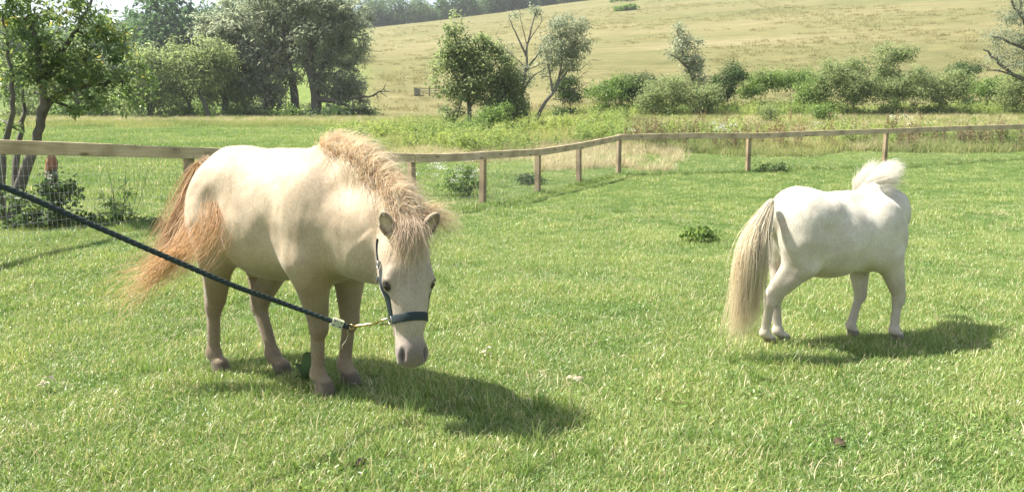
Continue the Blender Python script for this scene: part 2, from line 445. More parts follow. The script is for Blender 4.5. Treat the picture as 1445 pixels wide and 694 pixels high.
def blades(n, rad, l0, l1, w, bend=.6, dry=.12, segs=3, lean=.35, seed=None):
    """a tuft of curved tapering blades -> verts, tris, var"""
    r = rad * np.sqrt(rng.random(n)); a = rng.random(n) * 2 * math.pi
    base = np.stack([r * np.cos(a), r * np.sin(a), np.full(n, -.012)], -1)
    L = rng.uniform(l0, l1, n) * (1 - .25 * r / rad)
    d = rng.random(n) * 2 * math.pi
    dirh = np.stack([np.cos(d), np.sin(d), 0 * d], -1)
    side = np.stack([-np.sin(d), np.cos(d), 0 * d], -1)
    tw = rng.uniform(-.9, .9, n)
    side = side * np.cos(tw)[:, None] + dirh * np.sin(tw)[:, None]
    ln = rng.uniform(.05, lean, n); bd = rng.uniform(.1, bend, n) * 1.6
    ww = w * rng.uniform(.6, 1.35, n)
    V = np.zeros((n, segs * 2 + 1, 3))
    p = base.copy(); th = ln.copy()
    for s in range(segs + 1):
        wd = ww * (1 - (s / segs) ** 1.6) * .5
        if s < segs:
            V[:, 2 * s] = p - side * wd[:, None]; V[:, 2 * s + 1] = p + side * wd[:, None]
        else: V[:, 2 * s] = p
        st = L / segs
        p = p + (dirh * np.sin(th)[:, None] + np.array([0, 0, 1.]) * np.cos(th)[:, None]) * st[:, None]
        th = th + bd / segs * (1 + s)
    m_ = segs * 2 + 1
    T = []
    for s in range(segs - 1):
        b = 2 * s; T += [[b, b + 1, b + 3], [b, b + 3, b + 2]]
    b = 2 * (segs - 1); T.append([b, b + 1, b + 2])
    T = (np.arange(n)[:, None, None] * m_ + np.array(T)[None]).reshape(-1, 3)
    var = rng.random(n) * .82
    dr = rng.random(n) < dry; var[dr] = rng.uniform(.85, 1, dr.sum())
    return V.reshape(-1, 3), T, np.repeat(var, m_)

def view_points(n, y0, y1, umin=-.74, umax=.74, power=1.0):
    """random ground points in the wedge the camera sees, denser near"""
    t = rng.random(n)
    y = (y0 ** (2 - power) + t * (y1 ** (2 - power) - y0 ** (2 - power))) ** (1 / (2 - power)) if power != 2 else y0 * (y1 / y0) ** t
    u = rng.uniform(umin, umax, n)
    return u * (y + 1.2), y

def vnoise(x, y, s, seed=0.):
    return np.array([mnoise.noise((a * s + seed, b * s - seed, seed)) for a, b in zip(x, y)])

def grass_field():
    var = [blades(150, .15, .028, .062, .0040, 1.1, .13, 3, .7) for _ in range(5)] + [blades(105, .13, .04, .088, .0045, .8, .15, 3, .6) for _ in range(3)]
    x, y = view_points(38000, 1.6, 9.5, power=1.0)
    x2, y2 = view_points(17000, 8.0, 26.5, power=1.05)
    x = np.concatenate([x, x2]); y = np.concatenate([y, y2])
    n0 = vnoise(x, y, .75, 55.) + .5 * vnoise(x, y, 3.1, 8.)
    keep = rng.random(len(x)) > smooth(.42, .62, n0) * .8
    n1 = vnoise(x, y, .9, 3.); n2 = vnoise(x, y, 2.9, 9.)
    z = height(x, y)
    sz = np.clip(.92 + n1 * .45 + n2 * .75 + rng.normal(0, .14, len(x)), .35, 2.1) * np.interp(y, [2, 8, 24], [1, 1.05, 1.5])
    rot = np.stack([rng.normal(0, .1, len(x)), rng.normal(0, .1, len(x)), rng.random(len(x)) * 6.283], -1)
    scl = np.stack([sz ** .5 * 1.05, sz ** .5 * 1.05, sz], -1)
    tint = np.clip(.5 + n1 * .6 + n2 * .5 + rng.normal(0, .2, len(x)), 0, 1)
    scatter('pasture_grass', var, np.stack([x, y, z], -1)[keep], rot[keep], scl[keep], tint[keep], M['grass'], 'short grazed grass covering the whole pasture', 'grass')
    # taller tussocks and bleached stems here and there
    tv = [blades(46, .05, .10, .22, .005, .5, .16, 4, .4) for _ in range(4)]
    x, y = view_points(900, 2.0, 14., power=1.2)
    k = vnoise(x, y, .55, 21.) + .35 * vnoise(x, y, 2., 4.) > .12
    x, y = x[k], y[k]
    # ungrazed strip along the foot of the fence
    fp = np.array([P(*d)[:2] for d in ((0, 197, 7.05), (271, 208, 9.2), (585, 217, 11.9), (685, 214, 13.45), (763, 210, 15.4), (822, 201, 16.9), (876, 190, 18.7), (1060, 188, 19.2), (1254, 181.5, 20.8), (1470, 175, 22.6))])
    t = rng.random(900) * (len(fp) - 1); i = t.astype(int); f = (t - i)[:, None]
    q = fp[i] * (1 - f) + fp[i + 1] * f + rng.normal(0, .13, (900, 2))
    hv = np.repeat(np.array([G(*a)[:2] for a in ((312, 529), (399, 532), (458, 558), (494, 545), (1086, 489), (1106, 486), (1266, 484), (1203, 478))]), 7, 0) + rng.normal(0, .045, (56, 2)) + [0, -.05]
    x, y = np.concatenate([x, q[:, 0], hv[:, 0]]), np.concatenate([y, q[:, 1], hv[:, 1]])
    rot = np.stack([0 * x, 0 * x, rng.random(len(x)) * 6.283], -1)
    s = rng.uniform(.5, 1.0, len(x)); s[-56:] = rng.uniform(.3, .5, 56)
    scatter('grass_tussocks', tv, np.stack([x, y, height(x, y)], -1), rot, np.stack([s, s, s], -1), rng.random(len(x)) * .5, M['grass'], 'taller tufts of grass standing in the pasture', 'grass')
    sv = [blades(9, .09, .06, .16, .0035, 1.2, 1., 4, 1.2) for _ in range(4)]
    x, y = view_points(4200, 1.9, 13., power=1.1)
    rot = np.stack([rng.normal(0, .2, len(x)), rng.normal(0, .2, len(x)), rng.random(len(x)) * 6.283], -1)
    s = rng.uniform(.5, 1.1, len(x))
    scatter('dead_grass_stems', sv, np.stack([x, y, height(x, y) + .01], -1), rot, np.stack([s, s, s], -1), rng.random(len(x)), M['straw'], 'bleached dead stems lying in the short grass', 'grass')
QUICK = False
def clover():
    cv = []
    for k in range(4):
        n = 34; a = rng.random(n) * 6.283; r = .12 * np.sqrt(rng.random(n)); V, T, v = leaf_cards(np.stack([r * np.cos(a), r * np.sin(a), rng.uniform(.02, .05, n)], -1), .017, .75, 2.2, None, rng.random(n) * .5)
        cv.append((V, T, v))
    x, y = view_points(1500, 1.9, 11., power=1.1); k = vnoise(x, y, .8, 15.) > .22
    x, y = x[k], y[k]; s = rng.uniform(.6, 1.3, len(x))
    scatter('clover', cv, np.stack([x, y, height(x, y)], -1), np.stack([0 * x, 0 * x, rng.random(len(x)) * 6.283], -1), np.stack([s, s, s], -1), rng.random(len(x)), M['grass'], 'patches of small round clover leaves in the short grass', 'clover')
grass_field()

# ------------------------------------------------------------------ signed distance ponies
class SDF:
    def __init__(s, lo, hi, h):
        s.h = h; s.lo = np.asarray(lo, float)
        n = np.ceil((np.asarray(hi) - s.lo) / h).astype(int) + 1
        s.ax = [s.lo[i] + np.arange(n[i]) * h for i in range(3)]
        s.F = np.full(n, .25, np.float32)
    def sub(s, lo, hi):
        i0 = [max(0, int((lo[i] - s.lo[i]) / s.h)) for i in range(3)]
        i1 = [min(len(s.ax[i]), int((hi[i] - s.lo[i]) / s.h) + 2) for i in range(3)]
        sl = tuple(slice(a, max(a, b)) for a, b in zip(i0, i1))
        X = s.ax[0][sl[0]][:, None, None]; Y = s.ax[1][sl[1]][None, :, None]; Z = s.ax[2][sl[2]][None, None, :]
        return sl, X, Y, Z
    def blend(s, sl, d, k, cut):
        a = s.F[sl]
        if cut: a2, d2 = -a, d
        else: a2, d2 = a, d
        hh = np.clip(.5 + .5 * (d2 - a2) / k, 0, 1)
        r = d2 * (1 - hh) + a2 * hh - k * hh * (1 - hh)
        s.F[sl] = -r if cut else r
    def ell(s, c, r, ax=None, k=.03, cut=False):
        c = np.asarray(c, float); r = np.asarray(r, float)
        A = np.eye(3) if ax is None else np.asarray(ax, float)      # rows: local axes
        ext = np.sqrt(((A * r[:, None]) ** 2).sum(0)) + k + .03
        sl, X, Y, Z = s.sub(c - ext, c + ext)
        dx, dy, dz = X - c[0], Y - c[1], Z - c[2]
        q = [(A[i, 0] * dx + A[i, 1] * dy + A[i, 2] * dz) for i in range(3)]
        k0 = np.sqrt(sum((q[i] / r[i]) ** 2 for i in range(3))); k1 = np.sqrt(sum((q[i] / r[i] ** 2) ** 2 for i in range(3))) + 1e-9
        s.blend(sl, (k0 * (k0 - 1) / k1).astype(np.float32), k, cut)
    def cone(s, a, b, r1, r2, k=.03, cut=False):
        a = np.asarray(a, float); b = np.asarray(b, float)
        m_ = max(r1, r2) + k + .03
        sl, X, Y, Z = s.sub(np.minimum(a, b) - m_, np.maximum(a, b) + m_)
        ba = b - a; l2 = ba @ ba
        t = np.clip(((X - a[0]) * ba[0] + (Y - a[1]) * ba[1] + (Z - a[2]) * ba[2]) / l2, 0, 1)
        d = np.sqrt((X - a[0] - t * ba[0]) ** 2 + (Y - a[1] - t * ba[1]) ** 2 + (Z - a[2] - t * ba[2]) ** 2) - (r1 + (r2 - r1) * t)
        s.blend(sl, d.astype(np.float32), k, cut)
    def chain(s, pts, rad, k=.03):
        for i in range(len(pts) - 1): s.cone(pts[i], pts[i + 1], rad[i], rad[i + 1], k)
    def mesh(s):
        F, h = s.F, s.h
        S = F < 0
        n = np.array(F.shape)
        c = np.zeros(n - 1, np.int8)
        for dx in (0, 1):
            for dy in (0, 1):
                for dz in (0, 1):
                    c += S[dx:n[0] - 1 + dx, dy:n[1] - 1 + dy, dz:n[2] - 1 + dz]
        mix = (c > 0) & (c < 8)
        idx = np.full(n - 1, -1, np.int32)
        I = np.argwhere(mix); idx[mix] = np.arange(len(I))
        sm = np.zeros((len(I), 3)); ct = np.zeros(len(I))
        cs = [(x, y, z) for x in (0, 1) for y in (0, 1) for z in (0, 1)]
        for a in cs:
            for ax in range(3):
                if a[ax]: continue
                b = list(a); b[ax] = 1
                fa = F[I[:, 0] + a[0], I[:, 1] + a[1], I[:, 2] + a[2]]; fb = F[I[:, 0] + b[0], I[:, 1] + b[1], I[:, 2] + b[2]]
                cr_ = (fa < 0) != (fb < 0)
                t = np.where(cr_, fa / np.where(fa == fb, 1, fa - fb), 0)
                p = np.tile(np.array(a, float), (len(I), 1)); p[:, ax] += t
                sm[cr_] += p[cr_]; ct[cr_] += 1
        V = (I + sm / ct[:, None]) * h + s.lo
        Q = []
        for ax in range(3):
            o1, o2 = [(1, 2), (2, 0), (0, 1)][ax]
            a = [slice(None)] * 3; b = [slice(None)] * 3
            a[ax] = slice(0, -1); b[ax] = slice(1, None)
            ch = S[tuple(a)] != S[tuple(b)]
            E = np.argwhere(ch)
            ok = (E[:, o1] > 0) & (E[:, o2] > 0) & (E[:, o1] < n[o1] - 1) & (E[:, o2] < n[o2] - 1)
            E = E[ok]
            def cell(d1, d2):
                e = E.copy(); e[:, o1] += d1; e[:, o2] += d2
                return idx[e[:, 0], e[:, 1], e[:, 2]]
            q = np.stack([cell(-1, -1), cell(0, -1), cell(0, 0), cell(-1, 0)], -1)
            flip = ~S[E[:, 0], E[:, 1], E[:, 2]]
            q[flip] = q[flip][:, ::-1]
            Q.append(q)
        Q = np.concatenate(Q)
        e = np.concatenate([Q[:, [0, 1]], Q[:, [1, 2]], Q[:, [2, 3]], Q[:, [3, 0]]]); e = np.concatenate([e, e[:, ::-1]])
        deg = np.bincount(e[:, 0], minlength=len(V))
        for lam in (.5, -.52, .5, -.52, .4):
            av = np.stack([np.bincount(e[:, 0], V[e[:, 1], i], len(V)) for i in range(3)], -1) / deg[:, None]
            V = V + lam * (av - V)
        return V, Q

def unit(v): v = np.asarray(v, float); return v / np.linalg.norm(v)

def pony_body(p):
    """p: dict of pose and size; returns verts, quads, info; local frame x forward, y left, z up, metres"""
    s = p['s']
    g = SDF(np.array(p['lo']) * s, np.array(p['hi']) * s, p['h'])
    v = lambda *a: np.array(a, float) * s
    E = lambda c, r, k=.04, ax=None, cut=False: g.ell(v(*c), v(*r), ax, k * s, cut)
    C = lambda a, b, r1, r2, k=.04: g.cone(v(*a), v(*b), r1 * s, r2 * s, k * s)
    B = p['barrel']
    # trunk
    E((-.01, 0, .712 - p.get('dip', 0.) * .6), (.36, B, .255 - p.get('dip', 0.) * .4), .05)
    E((-.06, 0, .668), (.24, B * 1.03, .232 - p.get('tuck', 0.)), .07)
    E((-.20, 0, .455), (.045, .028, .026), .03)
    cx = p.get('chest', 0.)
    E((.22 + cx * .7, 0, .70), (.20, B * .86, .25), .09)
    E((.30 + cx, 0, .672), (.125, B * .68, .155), .07)              # breast
    C((.20, 0, .915), (.02, 0, .89), .05, .07, .07)          # withers
    E((-.265, 0, .77 + p.get('croup', 0.)), (.18, B * .94, .20), .08)            # croup
    E((-.18, 0, .80 + p.get('croup', 0.) * .5 - p.get('dip', 0.) * .5), (.20, B * .8, .165), .08)
    C((-.30, 0, .90), (-.415, 0, .825), .06, .045, .06)        # to the dock
    C((-.40, 0, .835), (-.455, 0, .73), .04, .026, .03)
    for sd in (-1, 1):
        E((-.155, sd * .125, .862), (.05, .04, .04), .08)   # point of the hip
        E((-.305, sd * .105, .70), (.125, .095, .18), .06)      # haunch
        E((-.335, sd * .085, .61), (.07, .075, .12), .05)    # ham
        E((-.20, sd * (B + .02), .70), (.05, .035, .10), .05, None, True)     # flank hollow
        E((.105, sd * (B + .035), .58), (.03, .035, .10), .05, None, True)    # behind the elbow
    hoof = {}
    # hind legs
    for nm, sd in (('rh', -1), ('lh', 1)):
        hx, hy = p[nm]; kx, ky, kz = p[nm + '_hock']
        st = (p[nm + '_stifle'])
        C((-.275, sd * .115, .67), st, .108, .072, .05)
        C(st, (kx + .02, ky, kz + .03), .069, .040, .03)
        C((-.325, sd * .10, .60), (kx - .022, ky, kz + .05), .052, .020, .04)   # hamstring
        E((kx, ky, kz), (.042, .033, .05), .016)
        C((kx - .030, ky, kz + .040), (kx - .02, ky, kz - .02), .016, .018, .015)   # point of hock
        fz = .095; fx = hx - .035 + (kx - hx) * .16; fy = hy + (ky - hy) * .2
        C((kx, ky, kz), (fx, fy, fz), .027, .0245, .015)
        C((kx - .024, ky, kz - .03), (fx - .018, fy, fz + .02), .014, .014, .012)
        E((fx - .004, fy, fz), (.036, .031, .034), .011)
        C((fx, fy, fz), (hx, hy, .038), .026, .031, .015)
        hoof[nm] = (hx, hy)
    for nm, sd in (('rf', -1), ('lf', 1)):
        hx, hy = p[nm]; kx, ky, kz = p[nm + '_knee']
        el = p.get(nm + '_elbow', (.235, sd * .115, .56))
        E((.25, sd * B * .58, .70), (.10, .065, .21), .06)    # shoulder
        E((.22, sd * B * .62, .60), (.085, .06, .09), .05)   # upper arm
        C(el, (kx, ky, kz + .04), .082, .042, .05)
        E((kx + .004, ky, kz), (.040, .038, .050), .016)
        fz = .09; fx = hx - .025 + (kx - hx) * .2; fy = hy + (ky - hy) * .2
        C((kx, ky, kz), (fx, fy, fz), .026, .0235, .015)
        C((kx - .022, ky, kz - .04), (fx - .017, fy, fz + .02), .014, .013, .012)
        E((fx - .003, fy, fz), (.035, .031, .034), .011)
        C((fx, fy, fz), (hx, hy, .038), .0255, .030, .015)
        hoof[nm] = (hx, hy)
    for nm, (hx, hy) in hoof.items():                          # hooves: flared cups
        C((hx + .003, hy, .05), (hx + .012, hy, .012), .032, .040, .006)
        C((hx - .01, hy, .03), (hx - .012, hy, .012), .031, .033, .006)
    # neck
    poll = np.array(p['poll']); hxv = unit(p['hx']); hz0 = np.array(p['hz'], float)
    hzv = unit(hz0 - hxv * (hz0 @ hxv)); hyv = np.cross(hzv, hxv)
    L = p['L']; hw = p.get('hw', 1.)
    hp = lambda a, b, c: poll + (hxv * a + hyv * b * hw + hzv * c) * L
    w0 = np.array((.22, 0, .93)); mid = np.array(p['crest_mid'])
    crest = [w0, w0 * .3 + mid * .7 + np.array([0, 0, .01]), mid * .45 + hp(.0, 0, .02) * .55, hp(.02, 0, .0)]
    g.chain([v(*c) for c in crest], [.05 * s, .04 * s, .04 * s, .05 * s], .05 * s)
    cen = [np.array((.24, 0, .74)), np.array(p['neck_mid']), hp(.12, 0, -.20)]
    g.chain([v(*c) for c in cen], [.160 * s, .115 * s, .080 * s], .09 * s)
    thr = [np.array((.30, 0, .64)), np.array(p['throat_mid']), hp(.28, 0, -.30)]
    g.chain([v(*c) for c in thr], [.105 * s, .064 * s, .05 * s], .09 * s)
    # head (lengths in head lengths)
    A = np.stack([hxv, hyv, hzv]); Ls = L * s
    HE = lambda c, r, k=.03, cut=False: g.ell(hp(*c) * s, np.array(r) * np.array([1, hw, 1]) * Ls, A, k * Ls, cut)
    HC = lambda a, b, r1, r2, k=.05: g.cone(hp(*a) * s, hp(*b) * s, r1 * Ls * (1 + (hw - 1) * .75), r2 * Ls * (1 + (hw - 1) * .6), k * Ls)
    HE((.13, 0, -.03), (.20, .165, .16), .06)
    HC((.22, 0, -.02), (.50, 0, .0), .15, .115, .08)
    HC((.30, .055, .01), (.66, .03, .03), .105, .075, .05)
    HC((.30, -.055, .01), (.66, -.03, .03), .105, .075, .05)
    HC((.45, 0, .0), (.86, 0, -.01), .105, .085, .06)
    lids = []
    for sd in (-1, 1):
        HE((.30, sd * .085, -.15), (.19, .065, .16), .05)      # cheek
        HC((.36, sd * .06, -.20), (.84, sd * .035, -.10), .055, .042, .05)
        HE((.375, sd * .128, .045), (.085, .048, .06), .04)    # eye mound
        HE((.335, sd * .118, .092), (.075, .036, .030), .03)   # brow
        lids.append((.374, sd * .150, .082))
        HC((.47, sd * .125, -.035), (.66, sd * .085, -.03), .025, .018, .035)  # facial crest
        HE((.92, sd * .056, .035), (.07, .045, .058), .04)    # nostril rim
    HE((.89, 0, -.025), (.115, .095, .108), .05)
    HE((.965, 0, -.03), (.055, .085, .075), .04)                # upper lip
    HE((.915, 0, -.125), (.065, .06, .045), .03)                # chin
    for sd in (-1, 1):
        HE((.405, sd * .168, .078), (.046, .034, .034), .014, True)   # eye socket
        HE((.925, sd * .076, .072), (.062, .020, .036), .016, True)   # nostril
        HC2 = (hp(.99, sd * .0, -.085), hp(.85, sd * .095, -.085))
        g.cone(HC2[0] * s, HC2[1] * s, .010 * Ls, .006 * Ls, .012 * Ls, True)   # mouth line
    for l_ in lids: HE(l_, (.030, .026, .024), .012)        # upper lids
    # ears
    ears = []
    for sd, ed in ((-1, p['ear_r']), (1, p['ear_l'])):
        eb = hp(.03, sd * .108, .10)
        ex = unit(hxv * ed[0] + hyv * ed[1] + hzv * ed[2])       # pointing direction
        fo = unit(hxv * ed[3] + hyv * ed[4] + hzv * ed[5]); fo = unit(fo - ex * (fo @ ex))   # opening faces
        sdv = np.cross(ex, fo)
        EA = np.stack([ex, sdv, fo])
        c = eb + ex * .075 * L
        g.ell(c * s, np.array([.108, .064, .042]) * Ls, EA, .02 * Ls)
        g.ell((eb + ex * .125 * L) * s, np.array([.072, .040, .030]) * Ls, EA, .02 * Ls)
        g.ell((eb + ex * .092 * L + fo * .034 * L) * s, np.array([.085, .044, .034]) * Ls, EA, .012 * Ls, True)
        ears.append((eb, ex, fo))
    V, Q = g.mesh()
    e1, e2 = V[Q[:, 2]] - V[Q[:, 0]], V[Q[:, 3]] - V[Q[:, 1]]
    fn = np.cross(e1, e2); vn = np.zeros_like(V)
    for k_ in range(4): np.add.at(vn, Q[:, k_], fn)
    vn /= np.linalg.norm(vn, axis=1)[:, None] + 1e-9
    amp = smooth(.42, .60, V[:, 2] / s) * (np.linalg.norm(V / s - (poll + hxv * L * .5), axis=1) > L * .6)
    dn = np.array([mnoise.noise((a * 9, b * 9, c_ * 6.5)) * .0065 + mnoise.noise((a * 21 + 5, b * 21, c_ * 15)) * .0025 for a, b, c_ in V])
    V = V + vn * (dn * amp)[:, None]
    info = dict(hp=hp, hx=hxv, hy=hyv, hz=hzv, crest=crest, s=s, L=L, hoof=hoof, ears=ears)
    return V, Q, info

def strands(guides, n, spread, r0, seg, cols, jit=.01, len_var=.3, curl=.0, tipc=None):
    """hair as thin three-sided tubes. guides (G,P,3) ordered side by side; spread (P,) scatter radius at each guide point"""
    G = np.asarray(guides, float); g, p_, _ = G.shape
    t = np.linspace(0, 1, seg + 1) * (p_ - 1)
    def samp(A):
        # Catmull-Rom through guide points for each strand
        i = np.clip(t.astype(int), 0, p_ - 2); f = t - i
        Pm = A[:, np.clip(i - 1, 0, p_ - 1)]; P0 = A[:, i]; P1 = A[:, i + 1]; P2 = A[:, np.clip(i + 2, 0, p_ - 1)]
        f = f[None, :, None]
        return .5 * (2 * P0 + (P1 - Pm) * f + (2 * Pm - 5 * P0 + 4 * P1 - P2) * f ** 2 + (3 * P0 - Pm - 3 * P1 + P2) * f ** 3)
    w = rng.random(n) * (g - 1) if g > 1 else np.zeros(n)
    i = np.clip(w.astype(int), 0, max(g - 2, 0)); f = (w - i)[:, None, None]
    A = G[i] * (1 - f) + G[np.minimum(i + 1, g - 1)] * f
    nlock = max(3, n // 14)
    lock = rng.integers(0, nlock, n)
    lo = rng.normal(0, 1, (nlock, p_, 3)) * .35 + rng.normal(0, 1, (nlock, 1, 3)) * .85; so = rng.normal(0, 1, (n, p_, 3)) * .16 + rng.normal(0, 1, (n, 1, 3)) * .55
    A = A + (lo[lock] * .8 + so) * np.asarray(spread, float)[None, :, None]
    C_ = samp(A)
    lv = 1 - len_var * rng.random(n)
    # shorten by reparametrising towards the root
    S_ = np.linspace(0, 1, seg + 1)[None, :] * lv[:, None] * seg
    j = np.clip(S_.astype(int), 0, seg - 1); fr = (S_ - j)[..., None]
    ar = np.arange(n)[:, None]
    C_ = C_[ar, j] * (1 - fr) + C_[ar, j + 1] * fr
    ph = rng.random((n, 1)) * 6.28; fq = rng.uniform(1.5, 3.5, (n, 1)); ss = np.linspace(0, 1, seg + 1)[None, :]
    wv = np.sin(ph + fq * ss * 6.28) * curl * ss
    wd = rng.normal(0, 1, (n, 1, 3)); C_ = C_ + wv[..., None] * wd
    C_ = C_ + rng.normal(0, jit, C_.shape) * ss[..., None]
    tan = np.gradient(C_, axis=1); tan /= np.linalg.norm(tan, axis=2)[..., None] + 1e-9
    a = np.cross(tan, rng.normal(0, 1, (n, 1, 3))); a /= np.linalg.norm(a, axis=2)[..., None] + 1e-9
    b = np.cross(tan, a)
    rad = r0 * rng.uniform(.6, 1.3, (n, 1)) * (1 - ss ** 2 * .85)
    th = np.arange(3) * 2.0944
    V = C_[:, :, None, :] + rad[..., None, None] * (a[:, :, None, :] * np.cos(th)[None, None, :, None] + b[:, :, None, :] * np.sin(th)[None, None, :, None])
    m_ = (seg + 1) * 3
    q = []
    for k in range(seg):
        for e in range(3):
            f_ = (e + 1) % 3; q.append([k * 3 + e, k * 3 + f_, k * 3 + 3 + f_, k * 3 + 3 + e])
    Qd = (np.arange(n)[:, None, None] * m_ + np.array(q)[None]).reshape(-1, 4)
    cols = np.asarray(cols, float)
    ci = np.clip(lock / nlock * .7 + rng.random(n) * .5 - .1, 0, .999) * (len(cols) - 1)
    c0 = cols[ci.astype(int)] * (1 - (ci % 1))[:, None] + cols[np.minimum(ci.astype(int) + 1, len(cols) - 1)] * (ci % 1)[:, None]
    c0 = c0 * rng.uniform(.8, 1.15, (n, 1))
    cc = np.repeat(c0[:, None, :], seg + 1, 1)
    if tipc is not None: cc = cc * (1 - ss[..., None] * .7) + np.asarray(tipc)[None, None, :] * ss[..., None] * .7
    cc = np.repeat(cc, 3, 1).reshape(-1, 3)
    return V.reshape(-1, 3), Qd, np.clip(np.concatenate([cc, np.ones((len(cc), 1))], 1), 0, 1)

def hair_obj(name, parts, parent):
    V = np.concatenate([a[0] for a in parts]); off = 0; Q = []; 
    for a in parts: Q.append(a[1] + off); off += len(a[0])
    me = np_mesh(name, V, np.concatenate(Q)); attr(me, 'coat', 'FLOAT_COLOR', np.concatenate([a[2] for a in parts]))
    return obj(name, me, M['hair'], parent)

def w2l(root_loc, yaw):
    c, s_ = math.cos(yaw), math.sin(yaw)
    Rm = np.array([[c, s_, 0], [-s_, c, 0], [0, 0, 1]])
    return lambda pt: Rm @ (np.asarray(pt, float) - np.asarray(root_loc, float))

def build_pony(p, label, colours):
    loc, yaw = p['loc'], p['yaw']
    root = empty('pony', loc, yaw); tag(root, label, 'pony', 'ponies in the pasture')
    V, Q, info = pony_body(p)
    s, L = p['s'], p['L']; Ls = L * s
    me = np_mesh('body', V, Q)
    hp = info['hp']
    rel = V / s - np.array(p['poll'])
    hl = np.stack([rel @ info['hx'], rel @ info['hy'] / p.get('hw', 1.), rel @ info['hz']], -1) / L     # head coordinates
    inhead = (np.abs(hl[:, 1]) < .32) & (hl[:, 0] > -.25) & (hl[:, 0] < 1.15) & (np.abs(hl[:, 2]) < .5)
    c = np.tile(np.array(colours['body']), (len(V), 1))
    z = V[:, 2] / s
    def mixin(col, w): 
        nonlocal c
        w = np.clip(w, 0, 1)[:, None]; c = c * (1 - w) + np.array(col) * w
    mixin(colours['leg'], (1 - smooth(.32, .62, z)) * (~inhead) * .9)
    mixin(colours['belly_shade'], smooth(.56, .47, z) * smooth(.36, .44, z) * (~inhead) * (np.abs(V[:, 1]) / s < .16) * .5)  # shade under the barrel, put into the coat colour
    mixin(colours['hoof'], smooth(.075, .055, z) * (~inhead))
    mixin(colours['face'], inhead * smooth(.05, .35, hl[:, 0]) * .85)
    mixin(colours['muzzle'], inhead * smooth(.72, .92, hl[:, 0]))
    for sd in (-1, 1):
        e = np.array([.405, sd * .162, .075]); d = np.linalg.norm((hl - e) * np.array([1, 1, 1.3]), axis=1)
        mixin(colours['dark'], inhead * smooth(.062, .034, d) * .95)
        e = np.array([.928, sd * .075, .07]); d = np.linalg.norm((hl - e) * np.array([.55, 1.9, .9]), axis=1)
        mixin(colours['dark'], inhead * smooth(.04, .02, d))
        eb, ex, fo = info['ears'][0 if sd < 0 else 1]
        r2 = V / s - eb; al = r2 @ ex / L; fr = r2 @ fo / L; off = np.linalg.norm(r2 - np.outer(r2 @ ex, ex), axis=1) / L
        mixin(colours['ear'], (al > .02) * (al < .22) * (off < .075) * smooth(.004, .02, fr) * .9)
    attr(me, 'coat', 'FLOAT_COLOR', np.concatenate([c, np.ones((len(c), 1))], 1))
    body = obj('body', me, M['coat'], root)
    bvh = BVHTree.FromPolygons([tuple(q) for q in V], [tuple(q) for q in Q])
    info['bvh'] = bvh; info['body'] = body
    # short hair of the coat, lying back and down
    vn = np.zeros(len(V) * 3); me.vertices.foreach_get('normal', vn); vn = vn.reshape(-1, 3)
    ok = np.flatnonzero((z > .10) & (np.linalg.norm(hl - np.array([.95, 0, 0]), axis=1) > .16) & (np.minimum(np.linalg.norm(hl - np.array([.405, .15, .06]), axis=1), np.linalg.norm(hl - np.array([.405, -.15, .06]), axis=1)) > .07))
    n = 110000
    k = rng.choice(ok, n)
    jit_ = rng.normal(0, .005, (n, 3)); jit_ -= vn[k] * (jit_ * vn[k]).sum(1)[:, None]
    b0 = V[k] + jit_ - vn[k] * .002
    fl = np.where(inhead[k][:, None], info['hx'][None] , np.array([[-.55, 0, -.8]])) + rng.normal(0, .22, (n, 3))
    fl -= vn[k] * (fl * vn[k]).sum(1)[:, None]; fl /= np.linalg.norm(fl, axis=1)[:, None] + 1e-9
    ln_ = rng.uniform(.010, .020, n) * np.where(inhead[k], .6, 1.)
    tip = b0 + (fl * .95 + vn[k] * rng.uniform(.12, .30, (n, 1))) * ln_[:, None]
    sv = np.cross(fl, vn[k])
    r_ = .0009
    VV = np.stack([b0 + sv * r_, b0 - sv * r_, tip], 1).reshape(-1, 3)
    TT = (np.arange(n)[:, None, None] * 3 + np.array([[0, 1, 2]])[None]).reshape(-1, 3)
    cl_ = np.clip(c[k] * rng.uniform(.9, 1.16, (n, 1)), 0, 1)
    hm = np_mesh('coat_hair', VV, None, TT); attr(hm, 'coat', 'FLOAT_COLOR', np.repeat(np.concatenate([cl_, np.ones((n, 1))], 1), 3, 0))
    tag(obj('coat_hair', hm, M['fuzz'], root), kind='stuff')
    for sd in (-1, 1):
        cpos = hp(.405, sd * .140, .058) * s
        mb = MB()
        th = np.linspace(0, math.pi, 9)
        r = .036 * Ls
        rings = [cpos + info['hy'] * r * math.cos(t) for t in th]
        # a sphere as a lathe about the head's side axis
        vs, qs = [], []
        for i, t in enumerate(th):
            for k in range(14):
                a = 2 * math.pi * k / 14
                vs.append(cpos + r * (info['hy'] * math.cos(t) + math.sin(t) * (info['hx'] * math.cos(a) * 1.1 + info['hz'] * math.sin(a))))
        for i in range(8):
            for k in range(14):
                qs.append([i * 14 + k, i * 14 + (k + 1) % 14, (i + 1) * 14 + (k + 1) % 14, (i + 1) * 14 + k])
        mb.add(np.array(vs), np.array(qs)); mb.build('eye', M['eye'], root)
    return root, info

def surf(bvh, o, d):
    h = bvh.ray_cast(Vector(o), Vector(d))
    return (np.array(h[0]), np.array(h[1])) if h[0] is not None else None

CREAM = dict(body=(.53, .425, .30), leg=(.24, .185, .125), belly_shade=(.30, .23, .155), hoof=(.13, .105, .08), face=(.40, .345, .28), muzzle=(.24, .205, .185), dark=(.045, .035, .03), ear=(.20, .14, .09))  # leg: own taupe, darkened further by shade put into the colour
WHITE = dict(body=(.63, .59, .505), leg=(.56, .51, .43), belly_shade=(.50, .46, .40), hoof=(.2, .17, .135), face=(.75, .72, .68), muzzle=(.45, .40, .38), dark=(.05, .045, .04), ear=(.5, .42, .36))

